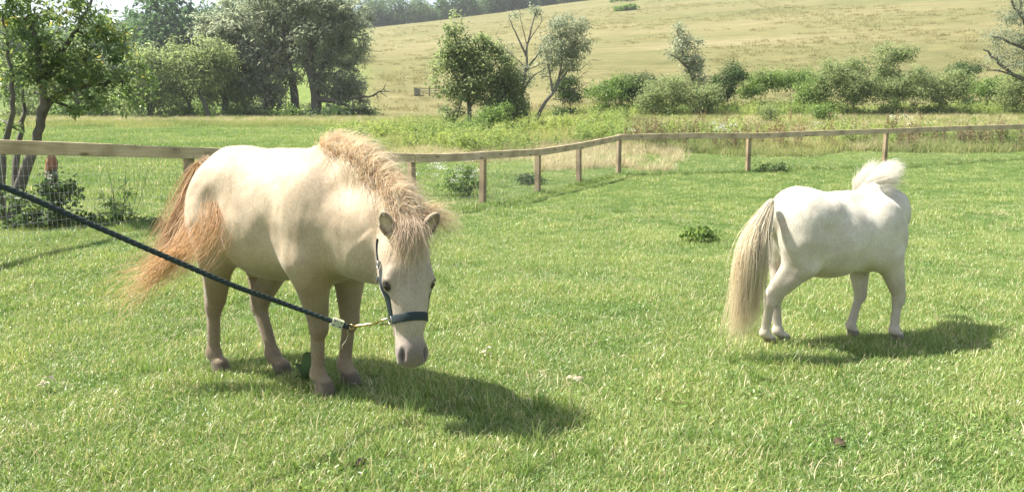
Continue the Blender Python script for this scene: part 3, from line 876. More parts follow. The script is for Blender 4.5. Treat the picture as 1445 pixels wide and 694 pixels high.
# near pony ---------------------------------------------------------------
def near_pony():
    s, yaw = 1.23, -R(30)
    loc = np.array([-1.135, 3.69, H(-1.135, 3.69)])
    L_ = w2l(loc, yaw); U = lambda px, py, Y: L_(P(px, py, Y)) / s
    poll = U(570, 328, 3.17); muz = U(582, 515, 3.02)
    K = lambda px, py: tuple((L_(G(px, py)) / s)[:2])
    rh, lh, rf, lf = K(312, 529), K(399, 532), K(458, 558), K(494, 545)
    face = L_(np.array([.46, -1, .1]) + loc)
    p = dict(s=s, yaw=yaw, loc=loc, h=.0085, lo=(-.60, -.42, -.01), hi=(1.05, .30, 1.08), barrel=.200, hw=1.16, tuck=.014,
             rh=rh, rh_hock=(rh[0] - .02, rh[1], .305), rh_stifle=(-.275, -.125, .53),
             lh=lh, lh_hock=(lh[0] - .14, lh[1] + .015, .30), lh_stifle=(lh[0] - .06, .12, .53),
             rf=rf, rf_knee=(rf[0] - .005, rf[1] - .015, .285), lf=lf, lf_knee=(lf[0], lf[1] + .01, .285),
             poll=poll, hx=muz - poll, hz=face, L=np.linalg.norm(muz - poll) / 1.0,
             crest_mid=np.array((.22, 0, .93)) * .45 + poll * .55 + np.array([0, .02, .065]),
             neck_mid=np.array((.24, 0, .74)) * .45 + poll * .55 + np.array([-.02, .02, -.035]),
             throat_mid=np.array((.30, 0, .64)) * .48 + poll * .52 + np.array([-.03, .0, -.085]),
             ear_r=(-.9, -.42, .30, .2, -.5, 1), ear_l=(-.85, .62, .15, .2, .5, 1))
    root, info = build_pony(p, 'cream pony with a green halter and ginger tail, head lowered towards the viewer', CREAM)
    hp, bvh = info['hp'], info['bvh']
    toL = L_
    # mane: from the crest, blown up and over to the far side
    cr_ = np.array(info['crest']) * s
    t = np.linspace(0, 1, 15)
    cp = np.stack([np.interp(t * 3, [0, 1, 2, 3], cr_[:, i]) for i in range(3)], -1)
    dcp = np.gradient(cp, axis=0); dcp /= np.linalg.norm(dcp, axis=1)[:, None]
    roots = []
    for q in cp:
        h = surf(bvh, q + np.array([0, 0, .3]), (0, 0, -1)); roots.append(h[0] - np.array([0, 0, .01]) if h else q + np.array([0, 0, .06]))
    roots = np.array(roots)
    side = np.cross(np.array([0, 0, 1.]), dcp); side /= np.linalg.norm(side, axis=1)[:, None]      # pony's left
    up = np.array([0, 0, 1.])
    M1 = ((.66, .39, .19), (.90, .66, .41), (.97, .84, .61), (.98, .91, .75))
    parts = []
    ln = np.interp(t, [0, .15, .5, .8, 1], [.6, .9, 1.05, .8, .5])
    for k, (sd, lift, drop, fw, n, off) in enumerate([(1, .05, -.19, .06, 1500, .0), (.95, .06, -.10, .05, 1400, .0), (.8, .075, -.03, .05, 800, 0), (-.42, .035, -.09, .06, 900, -.012), (-.2, .055, -.02, .05, 500, 0)]):
        gd = []
        for i in range(len(t)):
            r0 = roots[i] + side[i] * off
            p1 = r0 + up * lift * .75 + side[i] * sd * .035 + dcp[i] * fw * .3
            p2 = r0 + up * lift * .95 * ln[i] + side[i] * sd * .10 * ln[i] + dcp[i] * fw
            p3 = r0 + up * (lift + drop) * ln[i] + side[i] * sd * .175 * ln[i] + dcp[i] * fw * 1.7
            gd.append([r0, p1, p2, p3])
        parts.append(strands(gd, n, (.012, .02, .034, .05), .0010, 8, M1, .0008, .55, .003, (.97, .92, .80)))
    hair_obj('mane', parts, root)
    # forelock: from between the ears down over the forehead
    gd = []
    for b in np.linspace(-.062, .062, 7):
        r0 = hp(-.02 + abs(b) * .2, b, .07) * s
        gd.append([hp(-.13, b * .9, .02) * s, hp(-.05, b * 1.1, .15) * s, hp(.03, b * 1.35, .19) * s, hp(.10, b * 1.6 - .01, .205) * s, hp(.20, b * 1.8 - .02, .185) * s, hp(.30, b * 2.0 - .03, .17) * s])
    parts = [strands(gd, 800, (.008, .01, .016, .024, .032, .042), .0010, 8, ((.52, .35, .22), (.75, .58, .40), (.90, .78, .60)), .001, .6, .003, (.95, .87, .73))]
    # loose tufts that stand up behind the ears and fall to the far side
    gd = []
    for b in np.linspace(-.10, .12, 6):
        r0 = hp(-.02, b, .03) * s
        gd.append([r0, hp(-.13, b * 1.2 + .04, .03) * s, hp(-.12, b * 1.4 + .18, -.05) * s, hp(.0, b * 1.5 + .30, -.18) * s])
    parts.append(strands(gd, 900, (.008, .02, .034, .05), .0010, 7, M1, .0008, .5, .003, (.97, .92, .80)))
    hair_obj('forelock', parts, root)
    # tail
    T = lambda *a: toL(P(*a))
    T1 = ((.36, .24, .16), (.56, .41, .27), (.74, .60, .43), (.50, .33, .20))
    T2 = ((.52, .31, .16), (.72, .47, .25), (.86, .66, .42))
    ga = [[T(307, 252, 3.97), T(289, 226, 4.07), T(268, 262, 4.19), T(246, 312, 4.11), T(222, 362, 4.03), T(188, 398, 3.98)],
          [T(307, 252, 3.97), T(291, 230, 4.07), T(276, 275, 4.16), T(258, 325, 4.08), T(236, 372, 4.01), T(205, 392, 3.95)],
          [T(307, 252, 3.97), T(295, 236, 4.05), T(285, 285, 4.11), T(272, 330, 4.03), T(255, 368, 3.95), T(230, 388, 3.91)]]
    gb = [[T(307, 252, 3.97), T(290, 232, 4.05), T(280, 262, 3.98), T(272, 308, 3.74), T(244, 356, 3.62), T(194, 398, 3.62)],
          [T(307, 252, 3.97), T(292, 236, 4.03), T(286, 268, 3.92), T(283, 316, 3.66), T(254, 360, 3.58), T(206, 400, 3.60)],
          [T(307, 252, 3.97), T(295, 242, 4.01), T(298, 268, 3.80), T(301, 308, 3.58), T(280, 350, 3.52), T(240, 378, 3.56)],
          [T(307, 252, 3.97), T(296, 246, 3.99), T(308, 272, 3.72), T(313, 312, 3.52), T(296, 346, 3.48), T(262, 368, 3.50)]]
    gc = [[T(246, 355, 3.62), T(225, 378, 3.62), T(196, 398, 3.62), T(160, 436, 3.62)], [T(262, 350, 3.60), T(235, 372, 3.60), T(205, 392, 3.60), T(172, 420, 3.60)]]
    parts = [strands(ga, 1900, (.008, .014, .028, .036, .045, .065), .0012, 10, T1, .0015, .5, .006, (.74, .54, .33)),
             strands(gb, 640, (.008, .012, .022, .034, .05, .07), .0013, 10, T2, .0015, .6, .008, (.88, .66, .42)),
             strands(gc, 170, (.025, .04, .055, .075), .0014, 9, ((.70, .48, .24), (.84, .66, .42)), .004, .5, .02, (.85, .68, .44))]
    hair_obj('tail', parts, root)
    return root, info, toL
pony_a, info_a, toL_a = near_pony()

def far_pony():
    s, yaw = .97, R(15)
    loc = np.array([1.945, 4.43, H(1.945, 4.43)])
    L_ = w2l(loc, yaw); U = lambda px, py, Y: L_(P(px, py, Y)) / s
    poll = U(1230, 258, 5.00)
    K = lambda px, py: tuple((L_(G(px, py)) / s)[:2])
    rh, lh, rf, lf = K(1086, 489), K(1106, 486), K(1266, 484), K(1203, 478)
    wd = lambda *a: L_(np.array(a) + loc)
    p = dict(s=s, yaw=yaw, loc=loc, h=.0085, lo=(-.60, -.34, -.01), hi=(1.05, .34, 1.22), barrel=.228,
             rh=rh, rh_hock=(rh[0] - .03, rh[1] - .03, .30), rh_stifle=(-.285, -.125, .53), chest=.06, croup=.022, dip=.035,
             lh=lh, lh_hock=(lh[0] - .06, lh[1] + .02, .30), lh_stifle=(-.24, .12, .53),
             rf=rf, rf_knee=(rf[0] - .02, rf[1], .285), rf_elbow=(.31, -.125, .56), lf=lf, lf_knee=(lf[0] + .045, lf[1] + .015, .285), lf_elbow=(.28, .11, .56),
             poll=poll, hx=wd(.15, .35, -1.), hz=wd(.2, 1, .4), L=.40,
             crest_mid=np.array((.22, 0, .93)) * .45 + poll * .55 + np.array([.10, -.03, .05]),
             neck_mid=np.array((.24, 0, .74)) * .42 + poll * .58 + np.array([.12, -.03, -.06]),
             throat_mid=np.array((.30, 0, .64)) * .45 + poll * .55 + np.array([.14, -.02, -.08]),
             ear_r=(-.9, -.40, .35, .2, -.6, 1), ear_l=(-.85, .60, .25, .2, .5, 1))
    root, info = build_pony(p, 'white pony with a long cream tail, seen from behind with its head turned away', WHITE)
    bvh = info['bvh']; toL = L_
    cr_ = np.array(info['crest']) * s
    t = np.linspace(0, 1, 12)
    cp = np.stack([np.interp(t * 3, [0, 1, 2, 3], cr_[:, i]) for i in range(3)], -1)
    dcp = np.gradient(cp, axis=0); dcp /= np.linalg.norm(dcp, axis=1)[:, None]
    side = np.cross(np.array([0, 0, 1.]), dcp); side /= np.linalg.norm(side, axis=1)[:, None]
    up = np.array([0, 0, 1.])
    roots = np.array([(lambda h: h[0] - np.array([0, 0, .01]) if h else q)(surf(bvh, q + up * .3, (0, 0, -1))) for q in cp])
    M2 = ((.88, .80, .64), (.95, .90, .78), (.96, .93, .85), (.97, .95, .9))
    T = lambda *a: toL(P(*a))
    parts = []
    for w_, n in ((0, 1900), (1, 1200), (2, 800)):
        gd = []
        for k in range(7):
            f = k / 6; x0, y0, d0 = 1208 + 22 * f, 271 - 23 * f, 4.66 + .26 * f
            if w_ == 0: q = [(0, 3, 0), (15, -10 - 3 * f, -.05), (34, -19 + 3 * f, -.09), (60 - 16 * f, -24 + 12 * f, -.10)]
            elif w_ == 1: q = [(0, 3, 0), (14, -3, -.06), (32, -4, -.11), (54 - 12 * f, -2 + 8 * f, -.13)]
            else: q = [(0, 3, 0), (-1, -9, -.0), (3, -17 + 2 * f, .0), (10, -26 + 4 * f, .0)]
            gd.append([T(x0 + a, y0 + b, d0 + c_) for a, b, c_ in q])
        parts.append(strands(gd, n, (.008, .012, .018, .028), .0011, 7, M2, .0008, .5, .003, (.96, .93, .86)))
    hair_obj('mane', parts, root)
    gd = [[info['hp'](-.02, b, .06) * s, info['hp'](.04, b * 1.4, .2) * s, info['hp'](.2, b * 1.8, .21) * s, info['hp'](.36, b * 2, .16) * s] for b in np.linspace(-.08, .08, 5)]
    hair_obj('forelock', [strands(gd, 600, (.006, .012, .016, .024), .0011, 7, M2, .003, .5, .008)], root)
    T = lambda *a: toL(P(*a))
    M3 = ((.84, .72, .52), (.94, .86, .69), (.97, .93, .82), (.98, .95, .88))
    ga = [[T(1087, 284, 4.27), T(1066, 312, 4.17), T(1046, 350, 4.06), T(1040, 410, 4.06), T(1028, 478, 4.08)],
          [T(1088, 284, 4.26), T(1070, 314, 4.14), T(1055, 350, 4.00), T(1048, 410, 4.00), T(1040, 482, 4.04)],
          [T(1089, 286, 4.26), T(1077, 318, 4.13), T(1066, 360, 4.02), T(1059, 415, 4.04), T(1050, 476, 4.06)],
          [T(1089, 288, 4.27), T(1083, 324, 4.14), T(1076, 360, 4.10), T(1068, 410, 4.10), T(1058, 455, 4.10)]]
    hair_obj('tail', [strands(ga, 3300, (.006, .013, .02, .028, .045), .0012, 11, M3, .001, .4, .004, (.93, .82, .60))], root)
    return root, info, toL
pony_b, info_b, toL_b = far_pony()

# ------------------------------------------------------------------ halter and lead rope
def ribbon(mb, pts, nrm, width, thick):
    """strap with real thickness along pts, faces out along nrm"""
    pts = np.asarray(pts); nrm = np.asarray(nrm); n = len(pts)
    tan = np.gradient(pts, axis=0); tan /= np.linalg.norm(tan, axis=1)[:, None] + 1e-9
    sd = np.cross(tan, nrm); sd /= np.linalg.norm(sd, axis=1)[:, None] + 1e-9
    w, th = width / 2, thick
    prof = [(-w, 0), (-w, th * .7), (-w * .8, th), (w * .8, th), (w, th * .7), (w, 0)]
    V = np.stack([pts + sd * a + nrm * b for a, b in prof], 1).reshape(-1, 3)
    k = len(prof); q = []
    for i in range(n - 1):
        for j in range(k):
            q.append([i * k + j, i * k + (j + 1) % k, (i + 1) * k + (j + 1) % k, (i + 1) * k + j])
    mb.add(V, q)
def torus(mb, c, ax, R0, r0, n=20, k=8, arc=(0, 2 * math.pi)):
    ax = unit(ax); a = unit(np.cross(ax, [0.3, .2, 1])); b = np.cross(ax, a)
    th = np.linspace(arc[0], arc[1], n + 1)
    mb.tube([c + R0 * (a * math.cos(t) + b * math.sin(t)) for t in th], r0, k, False)

def halter():
    info, s, L = info_a, info_a['s'], info_a['L']
    hp, bvh = info['hp'], info['bvh']
    X, Y, Z = info['hx'], info['hy'], info['hz']
    def on(t, phi, lift=.002):
        """surface point of the head at fraction t from poll to lip, angle phi round its axis (0 = front of the face, -90 = pony's right)"""
        c = hp(t, 0, -.04) * s
        d = Z * math.cos(R(phi)) + Y * math.sin(R(phi))
        h = bvh.ray_cast(Vector(c + d * .25), Vector(-d))
        pt = np.array(h[0]) if h[0] is not None else c + d * .06
        return pt + d * lift, d
    def path(ts, ps, n=24):
        k = np.linspace(0, 1, len(ts)); u = np.linspace(0, 1, n)
        A = [on(a, b) for a, b in zip(np.interp(u, k, ts), np.interp(u, k, ps))]
        pts = np.array([a[0] for a in A]); nr = np.array([a[1] for a in A])
        for _ in range(3): pts[1:-1] = .25 * pts[:-2] + .5 * pts[1:-1] + .25 * pts[2:]
        return pts, nr
    root = empty('halter', pony_a.location, pony_a.rotation_euler.z)
    tag(root, 'dark green webbing halter with metal rings on the head of the cream pony', 'halter')
    w = .033
    mb = MB(); ribbon(mb, *path([.655, .64, .655], [-78, 0, 78], 26), .036, .005); mb.build('noseband', M['webbing'], root)
    mb = MB(); ribbon(mb, *path([.655, .65, .655], [92, 180, 268], 22), w, .0045); mb.build('chin_strap', M['webbing'], root)
    for sg in (-1, 1):
        mb = MB(); ribbon(mb, *path([.64, .50, .36, .22], [sg * 78, sg * 70, sg * 76, sg * 88], 20), w, .0045)
        ck = mb.build('cheek_strap', M['webbing'], root)
        mb = MB(); pts, nr = path([.235, .225], [sg * 98, sg * 97.5], 4)
        torus(mb, pts[1] + nr[1] * .006, nr[1], .016, .0025, 16, 6); mb.build('buckle', M['steel'], ck)
        mb = MB(); ribbon(mb, *path([.22, .11, .03], [sg * 98, sg * 104, sg * 100], 14), .022, .0045); mb.build('crown_strap', M['webbing'], root)
        mb = MB(); ribbon(mb, *path([.34, .33, .32], [sg * 95, sg * 135, sg * 178], 16), .020, .004); mb.build('throat_strap', M['webbing'], root)
        pts, nr = path([.655, .65], [sg * 85, sg * 86], 4)
        mb = MB(); torus(mb, pts[1] + nr[1] * .006, nr[1], .019, .003, 18, 6); mb.build('side_ring', M['steel'], root)
    pc, nc = on(.66, -128, .004)
    mb = MB()
    down = unit(X * .6 - Z * .7)
    ring_c = pc + nc * .018
    torus(mb, ring_c, X * .6 + Z * .5, .021, .003, 20, 6); mb.build('lead_ring', M['steel'], root)
    return toW(ring_c)
def toW(pt):
    y = pony_a.rotation_euler.z; c, s_ = math.cos(y), math.sin(y)
    return np.array([[c, -s_, 0], [s_, c, 0], [0, 0, 1]]) @ np.asarray(pt) + np.array(pony_a.location)
ring_w = halter()

def lead_rope():
    yr = ring_w[1]
    a = P(480, 457, yr + .02); b = P(245, 367, 2.78); c = P(0, 262, 2.50); d = P(-260, 165, 2.2)
    pts = np.array([a, P(400, 428, yr - .05), P(330, 403, 2.9), b, P(120, 313, 2.64), c, d, np.array([-2.7, 1.75, 1.36])])
    t = np.linspace(0, len(pts) - 1, 60)
    def cat(t):
        i = int(min(t, len(pts) - 2)); f = t - i
        g_ = lambda k: pts[min(max(k, 0), len(pts) - 1)]
        p0, p1, p2, p3 = g_(i - 1), g_(i), g_(i + 1), g_(i + 2)
        return .5 * (2 * p1 + (p2 - p0) * f + (2 * p0 - 5 * p1 + 4 * p2 - p3) * f * f + (3 * p1 - p0 - 3 * p2 + p3) * f ** 3)
    cen = np.array([cat(x) for x in t])
    cen0 = cen.mean(0)
    root = empty('lead_rope', a); tag(root, 'dark green braided lead rope running taut from the halter ring out past the left edge', 'rope')
    cl = cen - a
    mb = MB(); mb.tube(cl, .0092, 10)
    # braid: strands wound over the core
    u = np.linspace(0, 59, 900); ce = np.stack([np.interp(u, np.arange(60), cl[:, i]) for i in range(3)], -1)
    tan = np.gradient(ce, axis=0); tan /= np.linalg.norm(tan, axis=1)[:, None]
    n1 = np.cross(tan, [0, 0, 1.]); n1 /= np.linalg.norm(n1, axis=1)[:, None]; n2 = np.cross(tan, n1)
    arc = np.concatenate([[0], np.cumsum(np.linalg.norm(np.diff(ce, axis=0), axis=1))])
    for k in range(4):
        for sg in (-1, 1):
            th = sg * arc * 2 * math.pi / .10 + k * math.pi / 2 + (.4 if sg > 0 else 0)
            mb.tube(ce + (n1 * np.cos(th)[:, None] + n2 * np.sin(th)[:, None]) * .0080, .0031, 5)
    mb.build('rope', M['rope'], root)
    dirv = unit(cen[0] - cen[1]); ring_l = ring_w - a
    up = unit(np.cross(np.cross(dirv, [0, 0, 1.]), dirv)); sdv = np.cross(dirv, up)
    ax = np.stack([dirv, sdv, up])
    mb = MB(); mb.box(dirv * -.012, (.024, .017, .017), ax); 
    cb = mb.build('clamp', M['clampw'], root, False)
    for i_ in (-1, 1):
        for j_ in (-1, 1):
            mb = MB(); c = dirv * (-.012 + i_ * .014) + up * j_ * .009 - sdv * .0
            fc = sdv * (.0175 if (sdv @ np.array([0, -1, 0])) > 0 else -.0175)
            mb.tube([c + fc * .98, c + fc * 1.12], .0035, 6); mb.build('rivet', M['rubber'], cb)
    mb = MB(); mb.tube([dirv * .012, dirv * .04], (.013, .011), 8); mb.build('rope_end', M['rope'], root)
    # brass trigger snap from the rope end to the ring
    q0 = dirv * .04; q1 = ring_l
    dv = unit(q1 - q0); ln = np.linalg.norm(q1 - q0)
    sv = unit(np.cross(dv, [0, 1., 0]))
    mb = MB()
    torus(mb, q0 + dv * .012, np.cross(dv, sv), .011, .0028, 14, 6)
    mb.tube([q0 + dv * .022, q0 + dv * .04, q0 + dv * (ln * .55), q0 + dv * (ln * .72)], (.005, .0065, .0055, .004), 8)
    hk = q0 + dv * (ln * .72)
    mb.tube([hk, hk + dv * ln * .16 + sv * .012, q1 + sv * .010 + dv * .008, q1 + dv * .016, q1 - sv * .010 + dv * .004, hk + dv * .012 - sv * .008], (.004, .004, .004, .004, .0035, .003), 7)
    mb.tube([q0 + dv * (ln * .55) - sv * .006, q0 + dv * (ln * .5) - sv * .014], .003, 6)
    mb.build('trigger_snap', M['brass'], root)
    # a loose thread hanging from the clamp
    pts = np.array([dirv * .035 - up * .008, dirv * .05 - up * .03, dirv * .052 - up * .06, dirv * .045 - up * .085, dirv * .05 - up * .10])
    mb = MB(); mb.tube(pts, .0012, 4); mb.build('loose_thread', M['clampw'], root)
lead_rope()

# ------------------------------------------------------------------ fence
def at(px, Y, dz=0.):
    x = P(px, 190, Y)[0]
    return np.array([x, Y, H(x, Y) + dz])

def fence():
    data = [(-150, 192, 6.2), (0, 197, 7.05), (271, 208, 9.2), (585, 217, 11.9), (685, 214, 13.45), (763, 210, 15.4), (822, 201, 16.9), (876, 190, 18.7), (1060, 188, 19.2), (1254, 181.5, 20.8), (1470, 175, 22.6), (1700, 168, 25.)]
    has_post = [1, 0, 1, 1, 1, 1, 1, 1, 1, 1, 1, 1]
    tops = [P(*d) for d in data]
    root = empty('paddock_fence', at(data[2][0], data[2][2]))
    tag(root, 'wooden post and rail fence with welded wire mesh curving round the pasture behind both ponies', 'fence')
    org = np.array(root.location)
    for i, (t, hp_) in enumerate(zip(tops, has_post)):
        if not hp_: continue
        g = np.array([t[0], t[1], H(t[0], t[1])])
        d = unit((tops[min(i + 1, len(tops) - 1)] - tops[max(i - 1, 0)]) * [1, 1, 0])
        nrm = np.array([-d[1], d[0], 0])
        if nrm[1] < 0: nrm = -nrm
        ht = t[2] - g[2]
        mb = MB()
        c = np.array([t[0], t[1], 0]) + nrm * .070
        hw = .048
        base = np.array([c[0], c[1], g[2] - .3])
        lean = rng.normal(0, .008, 2)
        V = []
        for zz, sc in ((0, 1.04), (.3 + ht * .5, 1.), (.3 + ht - .008, .98), (.3 + ht + (.0 if i != 7 else .01), .90)):
            for a, b in ((-1, -1), (1, -1), (1, 1), (-1, 1)):
                V.append(base + d * a * hw * sc + nrm * b * hw * sc + np.array([lean[0] * zz, lean[1] * zz, zz]))
        q = [[0, 3, 2, 1], [12, 13, 14, 15]] + [[k * 4 + e, k * 4 + (e + 1) % 4, k * 4 + 4 + (e + 1) % 4, k * 4 + 4 + e] for k in range(3) for e in range(4)]
        mb.add(np.array(V) - base, q)
        o = mb.build('post', M['post'], root, False); o.location = base - org
    rails = [(0, 2), (2, 3), (3, 4), (4, 5), (5, 6), (6, 7), (7, 8), (8, 9), (9, 10), (10, 11)]
    for a, b in rails:
        p0, p1 = tops[a], tops[b]
        mid_ = [tops[1]] if (a, b) == (0, 2) else []
        d = unit(p1 - p0); ln = np.linalg.norm(p1 - p0)
        nrm = unit(np.cross(d, [0, 0, 1])); 
        if nrm[1] > 0: nrm = -nrm
        up = np.cross(nrm, d); up = up if up[2] > 0 else -up
        n = 9; V = []
        hh, hw = .07, .019
        bow = rng.normal(0, .006); tw = rng.normal(0, .01)
        for k in range(n):
            f = k / (n - 1)
            c = d * (ln * f + (.004 if k == 0 else -.004 if k == n - 1 else 0)) - up * hh + up * bow * math.sin(f * math.pi) + nrm * rng.normal(0, .0015)
            h2 = hh + rng.normal(0, .0015)
            for u_, w_ in ((-1, -1), (-.94, 1), (.94, 1), (1, -1)):
                V.append(c + up * u_ * h2 + nrm * w_ * hw + nrm * u_ * tw * f)
        q = [[0, 1, 2, 3], [(n - 1) * 4 + e for e in (3, 2, 1, 0)]] + [[k * 4 + e, k * 4 + 4 + e, k * 4 + 4 + (e + 1) % 4, k * 4 + (e + 1) % 4] for k in range(n - 1) for e in range(4)]
        # build along the rail's own x axis so the grain follows it
        Rm = np.stack([d, nrm, up])
        mb = MB(); mb.add(np.array(V) @ Rm.T, q)
        o = mb.build('rail', M['rail'], root, False)
        o.matrix_local = Matrix.Translation(Vector(p0 - org)) @ Matrix([[*r_] for r_ in Rm.T]).to_4x4()
    # welded mesh, 5 x 10 cm, on the field side of the rail
    mb = MB()
    def wire(p, q, r):
        d = unit(q - p); a = unit(np.cross(d, [.31, .2, .9])); b = np.cross(d, a)
        V = [x + r * (a * math.cos(t) + b * math.sin(t)) for x in (p, q) for t in (0, 2.094, 4.189)]
        mb.add(V, [[0, 1, 4, 3], [1, 2, 5, 4], [2, 0, 3, 5]])
    for a in range(len(tops) - 1):
        p0, p1 = tops[a], tops[a + 1]
        flat = (p1 - p0) * [1, 1, 0]; ln = np.linalg.norm(flat)
        d = flat / ln; nrm = np.array([-d[1], d[0], 0]); nrm = nrm if nrm[1] > 0 else -nrm
        off = nrm * .0195
        n = max(2, int(ln / .05))
        cols = []
        for k in range(n + 1):
            f = k / n; t = p0 * (1 - f) + p1 * f; gx = np.array([t[0], t[1], H(t[0], t[1]) + .02])
            top = t + off - [0, 0, .06]
            cols.append((top, gx + off))
            if a < 7 or k % 2 == 0: wire(top + rng.normal(0, .002, 3), gx + off, .0013 if p0[1] < 12 else .0015)
        for j in range(11):
            for k in range(0, n, 4):
                k2 = min(k + 4, n)
                wire(cols[k][0] * (1 - j / 10) + cols[k][1] * (j / 10), cols[k2][0] * (1 - j / 10) + cols[k2][1] * (j / 10), .0014)
    o = mb.build('wire_mesh', M['wire'], root, False); o.location = -org
    tag(o, kind='stuff')
fence()

# ------------------------------------------------------------------ trees and shrubs
def leaf_cards(pos, size, aspect, up_bias=.3, out=None, var=None, fold=.25, droop=.0):
    n = len(pos)
    nrm = rng.normal(0, 1, (n, 3)); nrm[:, 2] = np.abs(nrm[:, 2]) + up_bias
    if out is not None: nrm += out * .8
    nrm /= np.linalg.norm(nrm, axis=1)[:, None]
    t = rng.normal(0, 1, (n, 3)); t[:, 2] -= droop
    t -= nrm * (t * nrm).sum(1)[:, None]; t /= np.linalg.norm(t, axis=1)[:, None] + 1e-9
    b = np.cross(nrm, t)
    L = size * rng.uniform(.6, 1.35, n); w = L * aspect
    V = np.stack([pos, pos + t * (L * .45)[:, None] + b * (w * .5)[:, None] + nrm * (w * fold)[:, None],
                  pos + t * L[:, None] - nrm * (L * .12)[:, None], pos + t * (L * .45)[:, None] - b * (w * .5)[:, None] + nrm * (w * fold)[:, None]], 1)
    T = (np.arange(n)[:, None, None] * 4 + np.array([[0, 1, 2], [0, 2, 3]])[None]).reshape(-1, 3)
    v = rng.random(n) if var is None else np.clip(var, 0, 1)
    return V.reshape(-1, 3), T, np.repeat(v, 4)

GROUPS = dict(willow_tree='grey willows', alder_tree='alders at the far edge of the field', crack_willow='half bare willows in the middle', undergrowth_bush='low bushes under the far trees', weed_clump='weed clumps in and behind the pasture', nettle_clump='low weeds at the foot of the mesh', hill_scrub='scrub patches on the hill')
def woody(name, label, cat, px, Y, stems, crown, leaf, nleaf, lsize, aspect=.45, clumps=60, rc=.1, bk='bark', r0=.1, group=None, foliage='crown', droop=.3, twigs=1.0, bare=(), min_r=.006, spread_y=1.):
    """a tree or shrub. stems: polylines in photo pixels (px, py, depth offset); crown: ellipsoids (px, py, rx, ry) in photo pixels, all at depth Y"""
    if leaf in ('willow', 'olive') and name.endswith('tree'): nleaf = int(nleaf * .8)
    base = at(px, Y)
    root = empty(name, base); tag(root, label, cat, group or GROUPS.get(name))
    k = Y / F_PX
    W_ = lambda x, y, dy=0.: P(x, y, Y + dy) - base
    mb = MB()
    nodes, noder = [], []
    for st in stems:
        pts = np.array([W_(*q) for q in st]); n = max(6, len(pts) * 4)
        t = np.linspace(0, len(pts) - 1, n); i = np.clip(t.astype(int), 0, len(pts) - 2); f = (t - i)[:, None]
        g_ = lambda a: pts[np.clip(a, 0, len(pts) - 1)]
        p0, p1, p2, p3 = g_(i - 1), g_(i), g_(i + 1), g_(i + 2)
        c = .5 * (2 * p1 + (p2 - p0) * f + (2 * p0 - 5 * p1 + 4 * p2 - p3) * f * f + (3 * p1 - p0 - 3 * p2 + p3) * f ** 3)
        c += rng.normal(0, r0 * .22, c.shape) * np.linspace(0, 1, n)[:, None]
        if abs(st[0][0] - px) < 60 and st[0][1] > 0: 
            pass
        rr = r0 * (1 - .78 * np.linspace(0, 1, n)) * (1. if st is stems[0] else .62)
        mb.tube(c, rr, 8 if r0 > .05 else 5)
        nodes += list(c[n // 4:]); noder += list(rr[n // 4:])
    for br in bare:
        pts = np.array([W_(*q) for q in br]); n = 9
        t = np.linspace(0, 1, n); tt = t * (len(pts) - 1); i = np.clip(tt.astype(int), 0, len(pts) - 2); f = (tt - i)[:, None]
        c = pts[i] * (1 - f) + pts[i + 1] * f + rng.normal(0, r0 * .25, (n, 3)) * t[:, None]
        mb.tube(c, r0 * .28 * (1 - .85 * t), 5)
        for q in range(3, n):
            for _ in range(2):
                e = c[q] + rng.normal(0, 1, 3) * np.array([1, 1, .6]) * .3 * np.linalg.norm(c[-1] - c[0]) * .5
                mb.tube([c[q], c[q] * .5 + e * .5 + rng.normal(0, .03, 3), e], (r0 * .10, r0 * .07, r0 * .03), 3, False)
    vol = np.array([a[2] * a[2] * a[3] for a in crown], float) ** .75; vol /= vol.sum()
    ci = rng.choice(len(crown), clumps, p=vol)
    d = rng.normal(0, 1, (clumps, 3)); d /= np.linalg.norm(d, axis=1)[:, None]
    rad = rng.random(clumps) ** .42
    C_ = np.array([W_(crown[i][0], crown[i][1], crown[i][4] if len(crown[i]) > 4 else 0.) for i in ci])
    Rr = np.array([[crown[i][2] * k, crown[i][2] * k * .85 * spread_y, crown[i][3] * k] for i in ci])
    cc = C_ + d * Rr * rad[:, None]
    gz = height(cc[:, 0] + base[0], cc[:, 1] + base[1]) - base[2] + .05
    cc[:, 2] = np.maximum(cc[:, 2], gz)
    outd = d.copy()
    N = np.array(nodes); NR = list(noder)
    order = np.argsort([np.min(np.linalg.norm(N - c, axis=1)) for c in cc])
    for j in order:
        if rng.random() > twigs: continue
        c = cc[j]; Na = np.array(nodes)
        dist = np.linalg.norm(Na - c, axis=1) + np.maximum(0, Na[:, 2] - c[2]) * .8
        b = int(np.argmin(dist)); s_ = Na[b]
        ln = np.linalg.norm(c - s_)
        m1 = s_ * .66 + c * .34 + np.array([0, 0, ln * .08]) + rng.normal(0, ln * .08, 3); m2 = s_ * .3 + c * .7 + np.array([0, 0, ln * .06]) + rng.normal(0, ln * .08, 3)
        ra = max(min(NR[b] * .72, .03 + ln * .02) if r0 > .03 else NR[b] * .7, min_r)
        mb.tube([s_, m1, m2, c], (ra, ra * .8, ra * .6, ra * .42), 4, False)
        nodes += [m1, m2, c]; NR += [ra * .8, ra * .6, ra * .42]
    mb.build('trunk' if r0 > .03 else 'stems', M[bk], root)
    # leaves: clumps with gaps between, each with its own light or dark cast of leaf colour
    per = rng.multinomial(nleaf, rng.dirichlet(np.full(clumps, 3.)))
    own = np.repeat(np.arange(clumps), per)
    rcl = rc * Y / F_PX * np.array([1.3, 1.3, .85]) * rng.uniform(.6, 1.25, (clumps, 1))
    off = rng.normal(0, 1, (nleaf, 3)) * rcl[own] * .62
    pos = cc[own] + off
    cv = rng.normal(.45, .24, clumps)
    v = cv[own] + rng.normal(0, .18, nleaf)
    V, T, vv = leaf_cards(pos, lsize, aspect, .3, outd[own] * .6, v, .25, droop)
